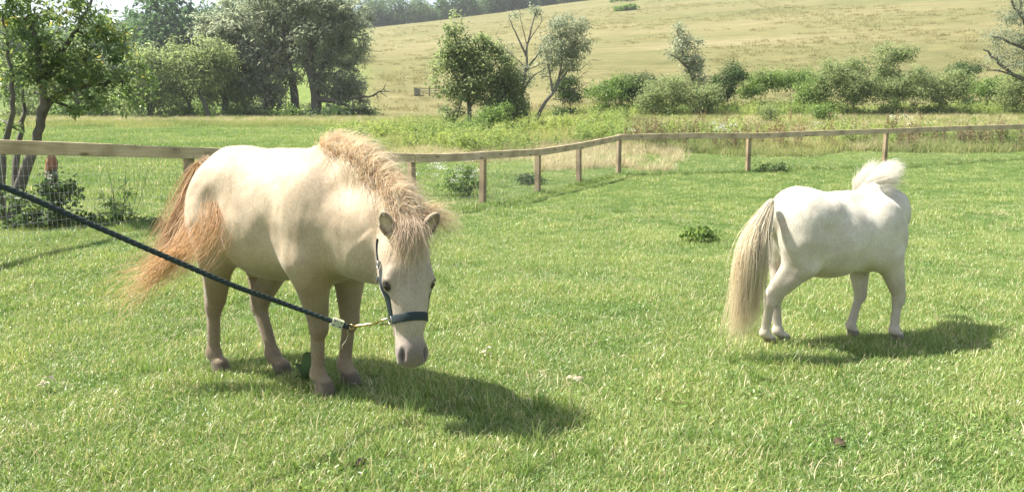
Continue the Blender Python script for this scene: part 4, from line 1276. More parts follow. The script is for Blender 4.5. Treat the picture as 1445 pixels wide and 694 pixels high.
    me = np_mesh(foliage, V, None, T); attr(me, 'var', 'FLOAT', vv)
    obj(foliage, me, M[leaf], root)
    return root

def vegetation():
    # foreground tree behind the fence at the left
    woody('fruit_tree', 'leafy tree with a dark leaning trunk just behind the fence at the left edge', 'tree', 20, 8.9,
          [[(14, 345, 0), (22, 290, 0), (38, 232, .05), (55, 185, .05), (60, 140, .0), (55, 90, -.05), (44, 30, 0), (38, -40, 0)],
           [(56, 172, .05), (72, 142, .1), (105, 126, .2), (150, 118, .3), (185, 112, .3)],
           [(6, 345, 0), (2, 260, -.1), (8, 200, -.1), (20, 150, -.2), (14, 90, -.2), (2, 20, -.2)],
           [(57, 120, 0), (80, 80, .2), (110, 40, .2), (130, -10, .3)],
           [(20, 300, 0), (24, 215, .2), (34, 165, .3), (28, 110, .4)]],
          [(40, -20, 75, 55), (30, 50, 62, 50), (95, 60, 55, 48), (85, 105, 60, 32, .1), (25, 110, 50, 40), (150, 95, 45, 30, .3), (150, 40, 34, 30, .2), (165, 135, 48, 28, .35), (195, 110, 26, 26, .4), (175, 70, 24, 30, .3), (110, 5, 50, 24), (5, 165, 22, 26), (112, 140, 45, 22, .2)],
          'apple', 6600, .072, .46, 280, 9, 'bark', .078, droop=.5)
    woody('bramble_bush', 'dark leafy bush growing against the wire mesh under the leaning tree', 'bush', 62, 8.35,
          [[(55, 335, 0), (60, 290, 0), (66, 245, 0)], [(70, 335, 0), (85, 290, .1), (96, 262, .1)], [(45, 335, 0), (35, 300, .1), (28, 262, .1)]],
          [(55, 275, 38, 36), (85, 285, 30, 34), (25, 300, 30, 30), (60, 312, 50, 18), (110, 312, 26, 16)], 'deep', 2300, .055, .6, 90, 7, 'bark', .012, foliage='leaves')
    woody('thistle_plant', 'tall stalky weed with dark buds behind the wire mesh left of the cream pony', 'weed', 165, 8.5,
          [[(165, 340, 0), (163, 290, 0), (150, 234, 0)], [(168, 340, 0), (175, 290, 0), (178, 228, 0)], [(170, 340, 0), (190, 285, .05), (198, 236, 0)], [(172, 340, 0), (195, 290, .05), (209, 236, 0)], [(162, 340, 0), (150, 300, 0), (139, 246, 0)], [(165, 340, 0), (160, 290, .1), (161, 250, .1)]],
          [(160, 296, 22, 20), (178, 304, 18, 20), (165, 318, 26, 14), (146, 275, 6, 14), (182, 272, 10, 14), (196, 270, 6, 14)], 'fresh', 620, .085, .2, 70, 5, 'bark', .008, foliage='leaves', twigs=.35, min_r=.002)
    for px, Y, w, h_, n in ((128, 8.4, 26, 12, 500), (205, 8.9, 22, 9, 300)):
        woody('nettle_clump', 'low green weeds at the foot of the mesh beside the stalky weed' if px < 150 else 'small weed tuft at the foot of the mesh nearest the pony tail', 'weed', px, Y,
              [[(px, 335, 0), (px, 320, 0)]], [(px, 322, w, h_)], 'fresh', n, .055, .5, 30, 6, 'bark', .005, foliage='leaves', min_r=.002)
    # grey-green willows across the field
    woody('willow_tree', 'big grey green willow with a forked leaning trunk at the edge of the golden hill', 'tree', 442, 62,
          [[(446, 172, 0), (446, 140, 0), (440, 105, 0), (438, 70, 0), (432, 40, 0), (425, 5, 0)], [(444, 120, 0), (462, 85, 0), (482, 62, 0), (500, 45, 0)], [(440, 108, 0), (418, 62, .5), (402, 35, 1), (392, 5, 1)], [(446, 140, 0), (470, 142, -1), (490, 150, -1)], [(440, 80, 0), (450, 40, 1), (452, 0, 1)]],
          [(440, 5, 50, 36), (492, 48, 34, 32), (505, 20, 28, 24), (450, 60, 42, 26), (480, 112, 34, 30), (496, 128, 26, 20), (455, 105, 24, 24), (470, 20, 34, 28), (505, 72, 16, 14)], 'willow', 13680, .44, .24, 330, 6.5, 'bark', .5, min_r=.055, droop=1., bare=[[(492, 140, -1), (520, 136, -1), (543, 126, -1)], [(484, 70, 0), (505, 78, 0), (498, 95, 0)], [(460, 148, -1), (490, 158, -1), (505, 152, -1)]])
    woody('willow_tree', 'straight dark trunked willow just left of the forked leaning willow', 'tree', 416, 63,
          [[(418, 172, 0), (416, 140, 0), (412, 105, 0), (404, 75, 0), (398, 35, 0), (392, 0, 0)], [(412, 110, 0), (395, 85, 0), (376, 58, 0)], [(408, 90, 0), (392, 45, 1), (376, 15, 1)]],
          [(395, 20, 52, 40), (370, 55, 38, 34), (405, 65, 34, 26), (350, 20, 40, 34), (385, -15, 50, 20), (415, 105, 22, 16)], 'willow', 10800, .44, .24, 270, 6.5, 'bark', .42, min_r=.055, droop=1.)
    woody('willow_tree', 'broad willow with a thick ivy dark trunk left of the straight trunked one', 'tree', 380, 61.5,
          [[(384, 173, 0), (378, 145, 0), (376, 110, 0), (362, 80, 0), (345, 50, 0)], [(377, 120, 0), (355, 105, 0), (325, 95, 0)], [(376, 105, 0), (392, 80, 0), (398, 60, 0)], [(360, 78, 0), (335, 60, 0), (310, 42, 0), (285, 28, 0)]],
          [(375, 110, 34, 30), (340, 88, 36, 28), (375, 145, 26, 18), (345, 118, 32, 22), (330, 50, 36, 26), (300, 45, 34, 26), (362, 80, 30, 20)], 'willow', 10080, .44, .24, 250, 6.5, 'bark', .5, min_r=.055, droop=1.)
    woody('alder_tree', 'slim tree leaning left at the field edge below the willows', 'tree', 296, 58,
          [[(297, 172, 0), (289, 148, 0), (280, 128, 0), (270, 112, 0), (262, 95, 0)], [(284, 135, 0), (288, 110, 0), (300, 88, 0)]],
          [(278, 105, 30, 26), (262, 85, 22, 20), (305, 95, 28, 24), (300, 72, 30, 20)], 'olive', 7000, .27, .36, 110, 9, 'bark', .17, droop=.7)
    woody('alder_tree', 'dark leaning tree close behind the slim leaning one', 'tree', 274, 60,
          [[(276, 172, 0), (268, 150, 0), (258, 130, 0), (250, 105, 0)], [(266, 148, 0), (275, 120, 0)]],
          [(255, 105, 26, 30), (240, 130, 24, 22), (245, 80, 26, 24), (268, 140, 18, 18)], 'olive', 6000, .27, .36, 100, 9, 'bark', .2, droop=.7)
    woody('alder_tree', 'olive green tree with a thick short trunk between the willows and the slim leaning tree', 'tree', 318, 60.5,
          [[(319, 168, 0), (318, 145, 0), (320, 118, 0), (318, 90, 0)], [(318, 130, 0), (335, 105, 0)]],
          [(322, 118, 26, 26), (305, 135, 18, 18), (338, 140, 20, 16), (315, 90, 24, 22)], 'olive', 7000, .27, .36, 110, 9, 'bark', .32, droop=.7)
    woody('alder_tree', 'rounded olive tree right of the foreground tree crown', 'tree', 212, 57,
          [[(212, 172, 0), (212, 140, 0), (214, 105, 0)], [(212, 145, 0), (190, 120, 0)], [(212, 140, 0), (232, 115, 0)]],
          [(212, 115, 34, 36), (188, 140, 32, 26), (235, 145, 24, 22), (205, 85, 26, 18)], 'olive', 9000, .26, .4, 130, 9, 'bark', .25, droop=.6)
    woody('alder_tree', 'spreading green tree seen behind the trunk of the foreground tree', 'tree', 110, 60,
          [[(110, 170, 0), (108, 140, 0), (104, 100, 0)], [(108, 140, 0), (140, 110, 0)], [(108, 140, 0), (70, 110, 0)]],
          [(105, 100, 50, 40), (150, 130, 34, 30), (65, 130, 36, 30), (30, 110, 40, 40)], 'olive', 9000, .28, .4, 140, 10, 'bark', .28, droop=.6)
    for i, (px, w, h_, lf) in enumerate(((330, 24, 12, 'fresh'), (402, 20, 10, 'fresh'), (352, 20, 9, 'olive'), (250, 22, 10, 'fresh'), (465, 30, 8, 'deep'))):
        woody('undergrowth_bush', ['low bright bush under the thick trunked alder', 'low bright bush between the two middle willow trunks', 'low olive bush left of the broad willow trunk', 'low bright bush at the field edge under the leaning alders', 'low dark bush at the foot of the golden hill right of the willows'][i], 'bush', px, 59,
              [[(px, 172, 0), (px, 160, 0)]], [(px, 164, w, h_), (px + 8, 160, w * .6, h_)], lf, 2200, .22, .5, 50, 7, 'bark', .05, foliage='leaves')
    for i, (px, w, h_, lf, dY) in enumerate(((30, 30, 16, 'olive', 3), (95, 34, 14, 'fresh', 4), (150, 30, 15, 'deep', 5), (240, 26, 15, 'olive', 5), (282, 24, 14, 'fresh', 6), (342, 24, 14, 'deep', 6), (366, 22, 12, 'olive', 5), (398, 20, 14, 'fresh', 7), (430, 18, 12, 'olive', 6), (470, 22, 11, 'fresh', 5), (505, 26, 9, 'olive', 4))):
        woody('undergrowth_bush', ['olive brush behind the foreground tree trunk at the left edge', 'bright brush below the spreading tree behind the foreground trunk', 'dark brush between the foreground tree and the rounded olive tree', 'olive brush just right of the rounded olive tree', 'bright brush between the two leaning alders', 'dark brush behind the low bright bush under the thick trunked alder', 'olive brush at the left foot of the broad willow', 'bright brush behind the gap between the broad and the straight willow', 'olive brush between the straight and the forked willow trunks', 'bright brush at the right foot of the forked willow', 'low olive brush where the willows end and the golden hill begins'][i], 'bush', px, 60 + dY,
              [[(px, 172, 0), (px, 158, 0)]], [(px, 163, w, h_), (px + 9, 156, w * .6, h_), (px - 10, 158, w * .5, h_ * .8)], lf, 2300, .26, .5, 50, 7, 'bark', .05, foliage='leaves')
    # the pair of trees in the middle
    woody('elder_tree', 'dense leafy green tree standing alone in front of the golden hill', 'tree', 665, 38,
          [[(662, 182, 0), (662, 150, 0), (656, 110, 0), (648, 75, 0), (640, 45, 0)], [(634, 188, 0), (646, 160, 0), (655, 130, 0)], [(664, 150, 0), (685, 115, 0), (700, 85, 0)], [(662, 140, 0), (640, 105, 0), (630, 80, 0)]],
          [(645, 55, 22, 26), (638, 88, 26, 26), (672, 78, 26, 26), (700, 95, 28, 26), (695, 130, 34, 26), (660, 115, 28, 28), (640, 130, 24, 24), (710, 150, 26, 16), (622, 118, 14, 22), (685, 60, 14, 12), (640, 158, 20, 16), (643, 30, 8, 14), (615, 90, 10, 10), (712, 108, 18, 20), (722, 150, 22, 14), (700, 68, 10, 10)], 'olive', 21000, .16, .48, 340, 7, 'bark_pale', .13, droop=.4)
    woody('crack_willow', 'half bare grey tree with a few silvery leaves right of the dense leafy tree', 'tree', 738, 39,
          [[(735, 170, 0), (737, 130, 0), (742, 98, 0), (744, 66, 0), (750, 40, 0), (757, 12, 0)], [(743, 80, 0), (730, 52, 0), (718, 24, 0)], [(742, 100, 0), (760, 76, 0), (775, 60, 0)], [(738, 130, 0), (752, 108, 0), (775, 95, 0)], [(740, 110, 0), (725, 95, 0), (712, 78, 0)]],
          [(757, 18, 8, 12), (722, 24, 7, 9), (735, 110, 26, 20), (722, 140, 22, 20), (770, 62, 12, 12), (712, 74, 12, 14)], 'willow', 3000, .15, .32, 150, 6, 'bark_pale', .105, droop=.7, bare=[[(744, 66, 0), (735, 30, 0), (732, 8, 0)], [(742, 95, 0), (715, 72, 0), (700, 50, 0)], [(745, 60, 0), (765, 30, 0), (760, 2, 0)], [(742, 100, 0), (765, 90, 0), (782, 70, 0)]])
    woody('crack_willow', 'grey tree leaning right with long bare side branches beside the half bare tree', 'tree', 757, 38.5,
          [[(756, 172, 0), (766, 150, 0), (782, 128, 0), (790, 105, 0), (793, 75, 0), (790, 40, 0)], [(790, 108, 0), (806, 80, 0), (812, 50, 0)], [(784, 125, 0), (800, 102, 0), (822, 84, 0)], [(780, 130, 0), (775, 100, 0), (770, 70, 0)]],
          [(795, 40, 24, 26), (785, 65, 26, 24), (812, 62, 18, 24), (800, 85, 22, 14), (772, 95, 16, 16), (818, 38, 10, 12)], 'willow', 6500, .15, .32, 190, 6.5, 'bark_pale', .105, droop=.7, bare=[[(800, 100, 0), (818, 100, 0), (835, 84, 0)], [(785, 128, 0), (810, 128, 0), (838, 112, 0)], [(795, 112, 0), (815, 112, 0), (832, 98, 0)], [(780, 140, 0), (800, 142, 0), (812, 132, 0)]])
    bushes = [
        # px, base py, Y, crown list, leaf, n, size, label
        (690, 36, [(690, 172, 32, 14), (705, 160, 22, 12)], 'fresh', 5000, .12, 'bright leafy bush at the foot of the dense leafy tree'),
        (640, 37, [(650, 182, 26, 10)], 'fresh', 2600, .12, 'low bright weeds left of the leafy tree foot'),
        (716, 38.6, [(716, 128, 20, 26), (704, 158, 26, 16), (730, 150, 16, 18)], 'olive', 5200, .14, 'leafy bush filling the gap between the dense tree and the half bare tree'),
        (805, 44, [(803, 128, 22, 16), (800, 112, 12, 12)], 'deep', 4500, .14, 'dark rounded bush right of the grey leaning tree'),
        (860, 46, [(858, 132, 30, 16), (875, 118, 22, 12)], 'fresh', 5200, .15, 'bright green mounded bush at the foot of the hill left of the hawthorn'),
        (895, 47, [(900, 118, 28, 14), (885, 130, 24, 12)], 'deep', 5000, .15, 'darker hawthorn bush in the hedge below the hill'),
        (940, 43, [(935, 132, 34, 24), (955, 120, 30, 22), (915, 145, 22, 14)], 'olive', 8000, .14, 'large grey green bush under the slim leaning tree'),
        (990, 42.5, [(992, 140, 24, 20), (1004, 135, 16, 18)], 'olive', 5200, .13, 'rounded grey green bush right of the slim leaning tree foot'),
        (1026, 46, [(1026, 112, 22, 24), (1015, 125, 20, 20), (1040, 105, 14, 16)], 'deep', 6500, .14, 'dark green small tree standing in the hedge right of the slim tree'),
        (1075, 47, [(1072, 118, 24, 16), (1085, 110, 20, 14), (1058, 128, 14, 12)], 'fresh', 5200, .15, 'bright bush in the hedge right of the dark small tree'),
        (1115, 48, [(1115, 112, 28, 14), (1140, 110, 16, 10)], 'fresh', 4800, .15, 'bright bush in the hedge left of the big pointed bush'),
        (1150, 44, [(1150, 128, 24, 18), (1135, 140, 16, 12)], 'fresh', 4800, .14, 'yellow green bush at the left foot of the big pointed bush'),
        (1190, 43, [(1195, 115, 40, 28), (1205, 85, 16, 24), (1178, 105, 28, 20), (1210, 132, 30, 18)], 'olive', 10500, .14, 'big pointed grey green bush in the middle of the right hand hedge'),
        (1245, 44, [(1245, 88, 18, 26), (1250, 115, 26, 22), (1275, 78, 18, 10)], 'olive', 7000, .14, 'tall feathery bush right of the big pointed bush'),
        (1275, 43, [(1270, 130, 40, 20), (1290, 112, 30, 18)], 'olive', 8500, .14, 'wide grey green bush in front of the tall feathery bush'),
        (1325, 43, [(1325, 128, 32, 22), (1345, 115, 22, 20), (1355, 132, 16, 18)], 'olive', 8000, .14, 'round grey green bush left of the bright gap in the hedge'),
        (1390, 49, [(1392, 122, 30, 14), (1405, 132, 24, 12)], 'fresh', 4500, .16, 'bright low bush in the gap before the right edge tree'),
        (1365, 54, [(1362, 100, 20, 10)], 'deep', 2600, .18, 'small dark bush on the hill foot above the bright gap'),
        (1430, 44, [(1432, 130, 22, 24), (1450, 120, 24, 26)], 'olive', 6000, .14, 'dark bush at the right edge under the overhanging branches'),
        (1130, 38, [(1160, 156, 14, 8)], 'fresh', 1300, .12, 'small low green shrub in the tan grass below the hedge'),
        (1085, 37, [(1085, 157, 11, 9)], 'olive', 1200, .11, 'small leaning grey shrub alone in the tan grass'),
    ]
    for px, Y, cr_, lf, n, sz, lb in bushes:
        cx = cr_[0][0]
        by = 347 - F_PX * 0
        w0 = at(cx, Y); q = w0 - np.array([0, 0, CAM_H]); f = q @ FWD
        py = 347 - F_PX * (q @ UPV) / f
        woody('hedge_bush', lb, 'bush', cx, Y, [[(cx, py + 3, 0), (cx + 2, py - 8, 0), (cx, (py + cr_[0][1]) / 2 - 6, 0)], [(cx - 5, py + 3, 0), (cx - 8, py - 6, 0)]], cr_ + [(cx, py - 5, cr_[0][2] * .9, 7)], lf, n, sz, .42, int(40 + n / 80), 7, 'bark', .045, 'bushes along the foot of the hill', foliage='leaves')
    woody('poplar_tree', 'slim grey green tree leaning left above the hedge bushes', 'tree', 984, 44,
          [[(988, 150, 0), (980, 118, 0), (968, 90, 0), (960, 62, 0), (955, 40, 0)], [(972, 98, 0), (955, 82, 0), (942, 76, 0)]],
          [(957, 48, 9, 18), (966, 68, 14, 18), (975, 88, 15, 18), (983, 108, 14, 14), (945, 76, 10, 6), (988, 62, 6, 8)], 'willow', 5500, .14, .4, 110, 6, 'bark', .10, droop=.3)
    woody('willow_tree', 'grey willow reaching in from the right edge with long level branches', 'tree', 1470, 42,
          [[(1478, 150, 0), (1470, 120, 0), (1462, 80, 0), (1450, 40, 0), (1440, 0, 0)], [(1466, 118, 0), (1430, 106, 0), (1405, 84, 0), (1390, 70, 0)], [(1462, 75, 0), (1430, 62, 0), (1400, 50, 0)], [(1455, 50, 0), (1440, 20, 0), (1425, 2, 0)]],
          [(1440, 10, 24, 24), (1445, 50, 26, 14), (1410, 50, 20, 10), (1408, 78, 22, 14), (1440, 90, 30, 16), (1425, 20, 18, 18), (1480, 60, 40, 60)], 'willow', 9000, .15, .3, 150, 8, 'bark', .22, droop=.8, bare=[[(1430, 106, 0), (1400, 98, 0), (1382, 92, 0)]])
vegetation()

def far_wood():
    var = []
    for k in range(6):
        n = 900
        d = rng.normal(0, 1, (n, 3)); d /= np.linalg.norm(d, axis=1)[:, None]
        hgt = rng.uniform(7.5, 10.5); w = rng.uniform(2.6, 4.0)
        lump = 1 + .28 * np.sin(d[:, 0] * 5 + k) * np.sin(d[:, 2] * 6 + k * 2) + .18 * np.sin(d[:, 1] * 9)
        prof = np.where(d[:, 2] > 0, 1., 1.0)
        pos = d * np.array([w, w, hgt * .46]) * (lump * rng.uniform(.72, 1.04, n))[:, None] + np.array([0, 0, hgt * .56])
        if k == 5:                                       # pointed evergreens
            zz = rng.random(n) ** .8; a = rng.random(n) * 6.283; r = (1 - zz) * 2.4 * rng.uniform(.6, 1.05, n) + .15
            pos = np.stack([r * np.cos(a), r * np.sin(a), zz * (hgt - .5) + .5], -1)
        V, T, v = leaf_cards(pos, .75, .6, .4, d, rng.random(n) * .8 + (0 if k < 4 else -.2), .25, .3)
        mb = MB(); mb.tube([(0, 0, -1), (0, 0, hgt * .5)], (.22, .12), 5)
        tv = mb.v[0]; tq = np.concatenate(mb.q); tt = np.concatenate([tq[:, [0, 1, 2]], tq[:, [0, 2, 3]]])
        var.append((np.concatenate([V, tv]), np.concatenate([T, tt + len(V)]), np.concatenate([v, np.zeros(len(tv))])))
    X, Y = [], []
    n = 5200
    y = rng.uniform(95, 380, n); u = rng.uniform(-1.0, .42, n)
    ok = ((u < -.24 + .02 * np.sin(y * .05)) & (y > 125 + 14 * np.sin(u * 30))) | ((y > 300 + 5 * np.sin(u * 40) + 70 * smooth(.12, .3, u)) & (y < 350))
    x, y = u[ok] * y[ok], y[ok]
    # thin out trees that stand too close
    keep = []; cell = {}
    for i in range(len(x)):
        c = (int(x[i] // 3.6), int(y[i] // 3.6))
        if c in cell: continue
        cell[c] = 1; keep.append(i)
    x, y = x[keep], y[keep]
    s = rng.uniform(.75, 1.25, len(x))
    rot = np.stack([0 * x, 0 * x, rng.random(len(x)) * 6.283], -1)
    scatter('hillside_wood', var, np.stack([x, y, height(x, y) - .3], -1), rot, np.stack([s, s, s * rng.uniform(.85, 1.2, len(x))], -1), np.clip(.5 + vnoise(x, y, .02, 5.) * .6 + rng.normal(0, .22, len(x)), 0, 1), M['wood_far'], 'distant wood covering the hillside and the ridge above the golden field', 'wood')
far_wood()

# ------------------------------------------------------------------ meadow growth beyond the fence
def sprig(nst, rad, h0, h1, leaves, lsize, aspect):
    """leafy upright weed stems"""
    Vs, Ts, vs, off = [], [], [], 0
    for _ in range(nst):
        a = rng.random() * 6.283; r = rad * math.sqrt(rng.random()); b = np.array([r * math.cos(a), r * math.sin(a), 0])
        h_ = rng.uniform(h0, h1); t = np.sort(rng.uniform(.1, 1, leaves))
        ln = rng.normal(0, .14, 2) * h_
        pos = b + np.stack([ln[0] * t ** 2, ln[1] * t ** 2, h_ * t], -1) + rng.normal(0, .015, (leaves, 3))
        V, T, v = leaf_cards(pos, lsize, aspect, .5, None, rng.random(leaves) * .35 + t * .35, .2, .2)
        Vs.append(V); Ts.append(T + off); vs.append(v); off += len(V)
    return np.concatenate(Vs), np.concatenate(Ts), np.concatenate(vs)

def spikes(n, rad, h0, h1):
    """upright dry seed spikes"""
    Vs, Ts, vs, off = [], [], [], 0
    for _ in range(n):
        a = rng.random() * 6.283; r = rad * math.sqrt(rng.random()); b = np.array([r * math.cos(a), r * math.sin(a), 0]); h_ = rng.uniform(h0, h1)
        ln = rng.normal(0, .1, 3) * h_; ln[2] = 0
        k = 26; t = rng.uniform(.45, 1, k)
        pos = b + ln * t[:, None] ** 2 + np.array([0, 0, 1.]) * (h_ * t)[:, None] + rng.normal(0, .012, (k, 3))
        V, T, v = leaf_cards(pos, .05, .6, .2, None, rng.random(k) * .6, .3)
        st = np.array([b + [-.004, 0, 0], b + [.004, 0, 0], b + ln + [0, 0, h_]])
        V = np.concatenate([V, st]); T = np.concatenate([T, [[len(v), len(v) + 1, len(v) + 2]]]); v = np.concatenate([v, [.2, .2, .2]])
        Vs.append(V); Ts.append(T + off); vs.append(v); off += len(V)
    return np.concatenate(Vs), np.concatenate(Ts), np.concatenate(vs)

def place(name, var, x, y, smin, smax, m, label, cat, tint=None, lean=.08):
    s = rng.uniform(smin, smax, len(x))
    rot = np.stack([rng.normal(0, lean, len(x)), rng.normal(0, lean, len(x)), rng.random(len(x)) * 6.283], -1)
    t = np.clip(.5 + vnoise(x, y, .25, 2.) * .7 + rng.normal(0, .2, len(x)), 0, 1) if tint is None else tint
    scatter(name, var, np.stack([x, y, height(x, y)], -1), rot, np.stack([s, s, s], -1), t, m, label, cat)

def pxs(n, a, b, y0, y1):
    y = rng.uniform(y0, y1, n); px = rng.uniform(a, b, n)
    return (px - 722.5) / F_PX * y * 1.01, y

def meadow():
    tall = [blades(55, .26, .18, .42, .010, .6, .18, 3, .35) for _ in range(5)]
    x, y = view_points(17000, 23.0, 58., -.16, .76, 1.0)
    x2, y2 = view_points(3600, 42, 60, -.72, -.16, 1.0)
    n_ = vnoise(x, y, .18, 11.); k = (y > 23.5 + 3 * n_ + 1 * (x / y > .1)) 
    x, y = np.concatenate([x[k], x2]), np.concatenate([y[k], y2])
    place('meadow_grass', tall, x, y, .6, 1.25, M['meadow'], 'long rough meadow grass beyond the fence', 'grass')
    short = [blades(70, .30, .06, .16, .009, .6, .10, 3, .35) for _ in range(4)]
    x, y = view_points(9000, 12, 48, -.76, .0, 1.0)
    place('field_grass', short, x, y, .7, 1.3, M['grass'], 'shorter green grass of the field behind the fence', 'grass')
    straw = [blades(42, .24, .25, .55, .008, .9, .75, 3, .5) for _ in range(4)]
    x, y = pxs(1700, 890, 1500, 26, 42); k = vnoise(x, y, .3, 31.) > .05
    xa, ya = pxs(1300, 885, 1500, 24.5, 28); kk = vnoise(xa, ya, .6, 77.) > .08; xa, ya = xa[kk], ya[kk]; xa2 = np.concatenate([x[k], xa]); ya2 = np.concatenate([y[k], ya]); x, y, k = xa2, ya2, np.ones(len(xa2), bool)
    x3, y3 = pxs(420, 760, 960, 19.6, 25.5); k3 = vnoise(x3, y3, .5, 7.) > .0; x3, y3 = x3[k3], y3[k3]; x4, y4 = pxs(500, 560, 900, 23, 27); x5, y5 = pxs(900, 60, 560, 47, 58); x9, y9 = pxs(900, 880, 1460, 28, 42)
    x5, y5 = np.concatenate([x5, x9]), np.concatenate([y5, y9])
    x, y = np.concatenate([x[k], x3, x4, x5]), np.concatenate([y[k], y3, y4, y5])
    place('dry_grass', straw, x, y, .6, 1.2, M['straw'], 'bleached tan grass standing along the far side of the fence', 'grass', None, .25)
    weed = [sprig(8, .30, .3 + .1 * q, .6 + .16 * q, 15, .15, .34) for q in range(5)]
    x, y = pxs(2300, 470, 880, 25, 38); k = vnoise(x, y, .30, 41.) + rng.normal(0, .2, len(x)) > .12
    x6, y6 = pxs(1500, 860, 1450, 37, 48); k6 = vnoise(x6, y6, .25, 51.) > .32 - .4 * smooth(39, 44, y6)
    x7, y7 = pxs(500, 1040, 1180, 42, 50)
    xb, yb = pxs(420, 880, 1460, 25, 30); kb = vnoise(xb, yb, .5, 91.) > -.05
    x, y = np.concatenate([x[k], x6[k6], x7, xb[kb]]), np.concatenate([y[k], y6[k6], y7, yb[kb]])
    xm, ym = pxs(1500, 885, 1470, 24.3, 29); place('fence_side_grass', tall, xm, ym, .8, 1.5, M['meadow'], 'tall green grass mixed with dry stems behind the right hand fence', 'grass')
    place('tall_weeds', weed, x, y, .3, .85, M['fresh_i'], 'bright green leafy weeds filling the meadow below the trees', 'weeds')
    dock = [spikes(5, .16, .55, .95) for _ in range(4)]
    x, y = pxs(200, 880, 1460, 24.3, 27); k = vnoise(x, y, .5, 61.) > -.05
    x8, y8 = pxs(14, 880, 1460, 30, 38)
    place('dock_stalks', dock, np.concatenate([x[k], x8]), np.concatenate([y[k], y8]), .7, 1.2, M['dock'], 'brown dock seed heads standing along the far side of the fence', 'weeds')
    umb = [sprig(5, .25, .5, .9, 3, .09, .9) for _ in range(3)]
    fl = []
    for px, Y, n, w in ((1015, 26, 12, .35), (1150, 28, 5, .5), (1275, 30, 6, .35), (640, 14.6, 14, .35), (905, 24, 4, .4)):
        c = at(px, Y); fl.append(np.stack([c[0] + rng.normal(0, w, n), c[1] + rng.normal(0, w, n)], -1))
    fl = np.concatenate(fl)
    def umbel():
        p = np.array([[.12 * math.sqrt(rng.random()) * math.cos(a), .12 * math.sqrt(rng.random()) * math.sin(a), rng.uniform(.62, .70)] for a in rng.random(40) * 6.283])
        return leaf_cards(p, .026, .9, 2., None, None, .1)
    place('white_umbels', [umbel() for _ in range(3)], fl[:, 0], fl[:, 1], .7, 1.3, M['white'], 'white flower heads scattered in the long grass beyond the fence', 'flowers')
M['fresh_i'] = leafy('weed_leaves', [(0, (.20, .26, .075)), (.5, (.29, .355, .12)), (1, (.40, .44, .19))], .42, True, .5, .3, ((.7, .8, .75), (1.25, 1.15, 1.1)))
meadow()
clover()

def hill_growth():
    tv = [blades(34, .7, .25, .6, .05, .9, .3, 3, .6) for _ in range(4)]
    x, y = view_points(6500, 56, 240, -.2, .78, 1.35)
    k = vnoise(x, y, .045, 3.) + .5 * vnoise(x, y, .2, 9.) > .0
    x, y = x[k], y[k]
    place('hill_grass', tv, x, y, .5, 1.2, M['hillgrass'], 'rough dry grass tufts on the golden hill', 'grass', None, .1)
M['hillgrass'] = leafy('hill_grass_blades', [(0, (.23, .22, .10)), (.6, (.30, .272, .135)), (1, (.38, .33, .185))], .3, True, .8, .15, ((.75, .8, .7), (1.2, 1.15, 1.15)))
hill_growth()

def fence_weeds():
    def clump(px, py, Y, crown, leaf, n, sz, lb, asp=.45):
        woody('weed_clump', lb, 'weed', px, Y, [[(px, py, 0), (px + 2, py - 12, 0)], [(px - 4, py, 0), (px - 8, py - 9, 0)]], crown, leaf, n, sz, asp, 40, 6, 'bark', .006, foliage='leaves', min_r=.002)
    clump(650, 275, 14.9, [(652, 250, 24, 18), (635, 262, 20, 10), (668, 262, 16, 12)], 'fresh', 1500, .075, 'leafy weed clump with pale flowers behind the fence post right of the cream pony', .4)
    clump(745, 262, 17.2, [(745, 252, 14, 9), (757, 256, 10, 6)], 'deep', 500, .08, 'dark weed tuft behind the fence between two middle posts')
    clump(985, 334, 8.6, [(980, 328, 22, 5), (1000, 330, 14, 4)], 'fresh', 330, .06, 'broad leaved dark weed alone in the open pasture between the ponies', .6)
    clump(1085, 243, 19.0, [(1085, 239, 16, 4), (1100, 238, 10, 4)], 'deep', 350, .09, 'low dark weeds at the foot of a fence post behind the white pony')
    clump(700, 297, 13.2, [(702, 292, 14, 5)], 'fresh', 260, .06, 'low weeds at the foot of the fence post beside the flowery clump')
fence_weeds()

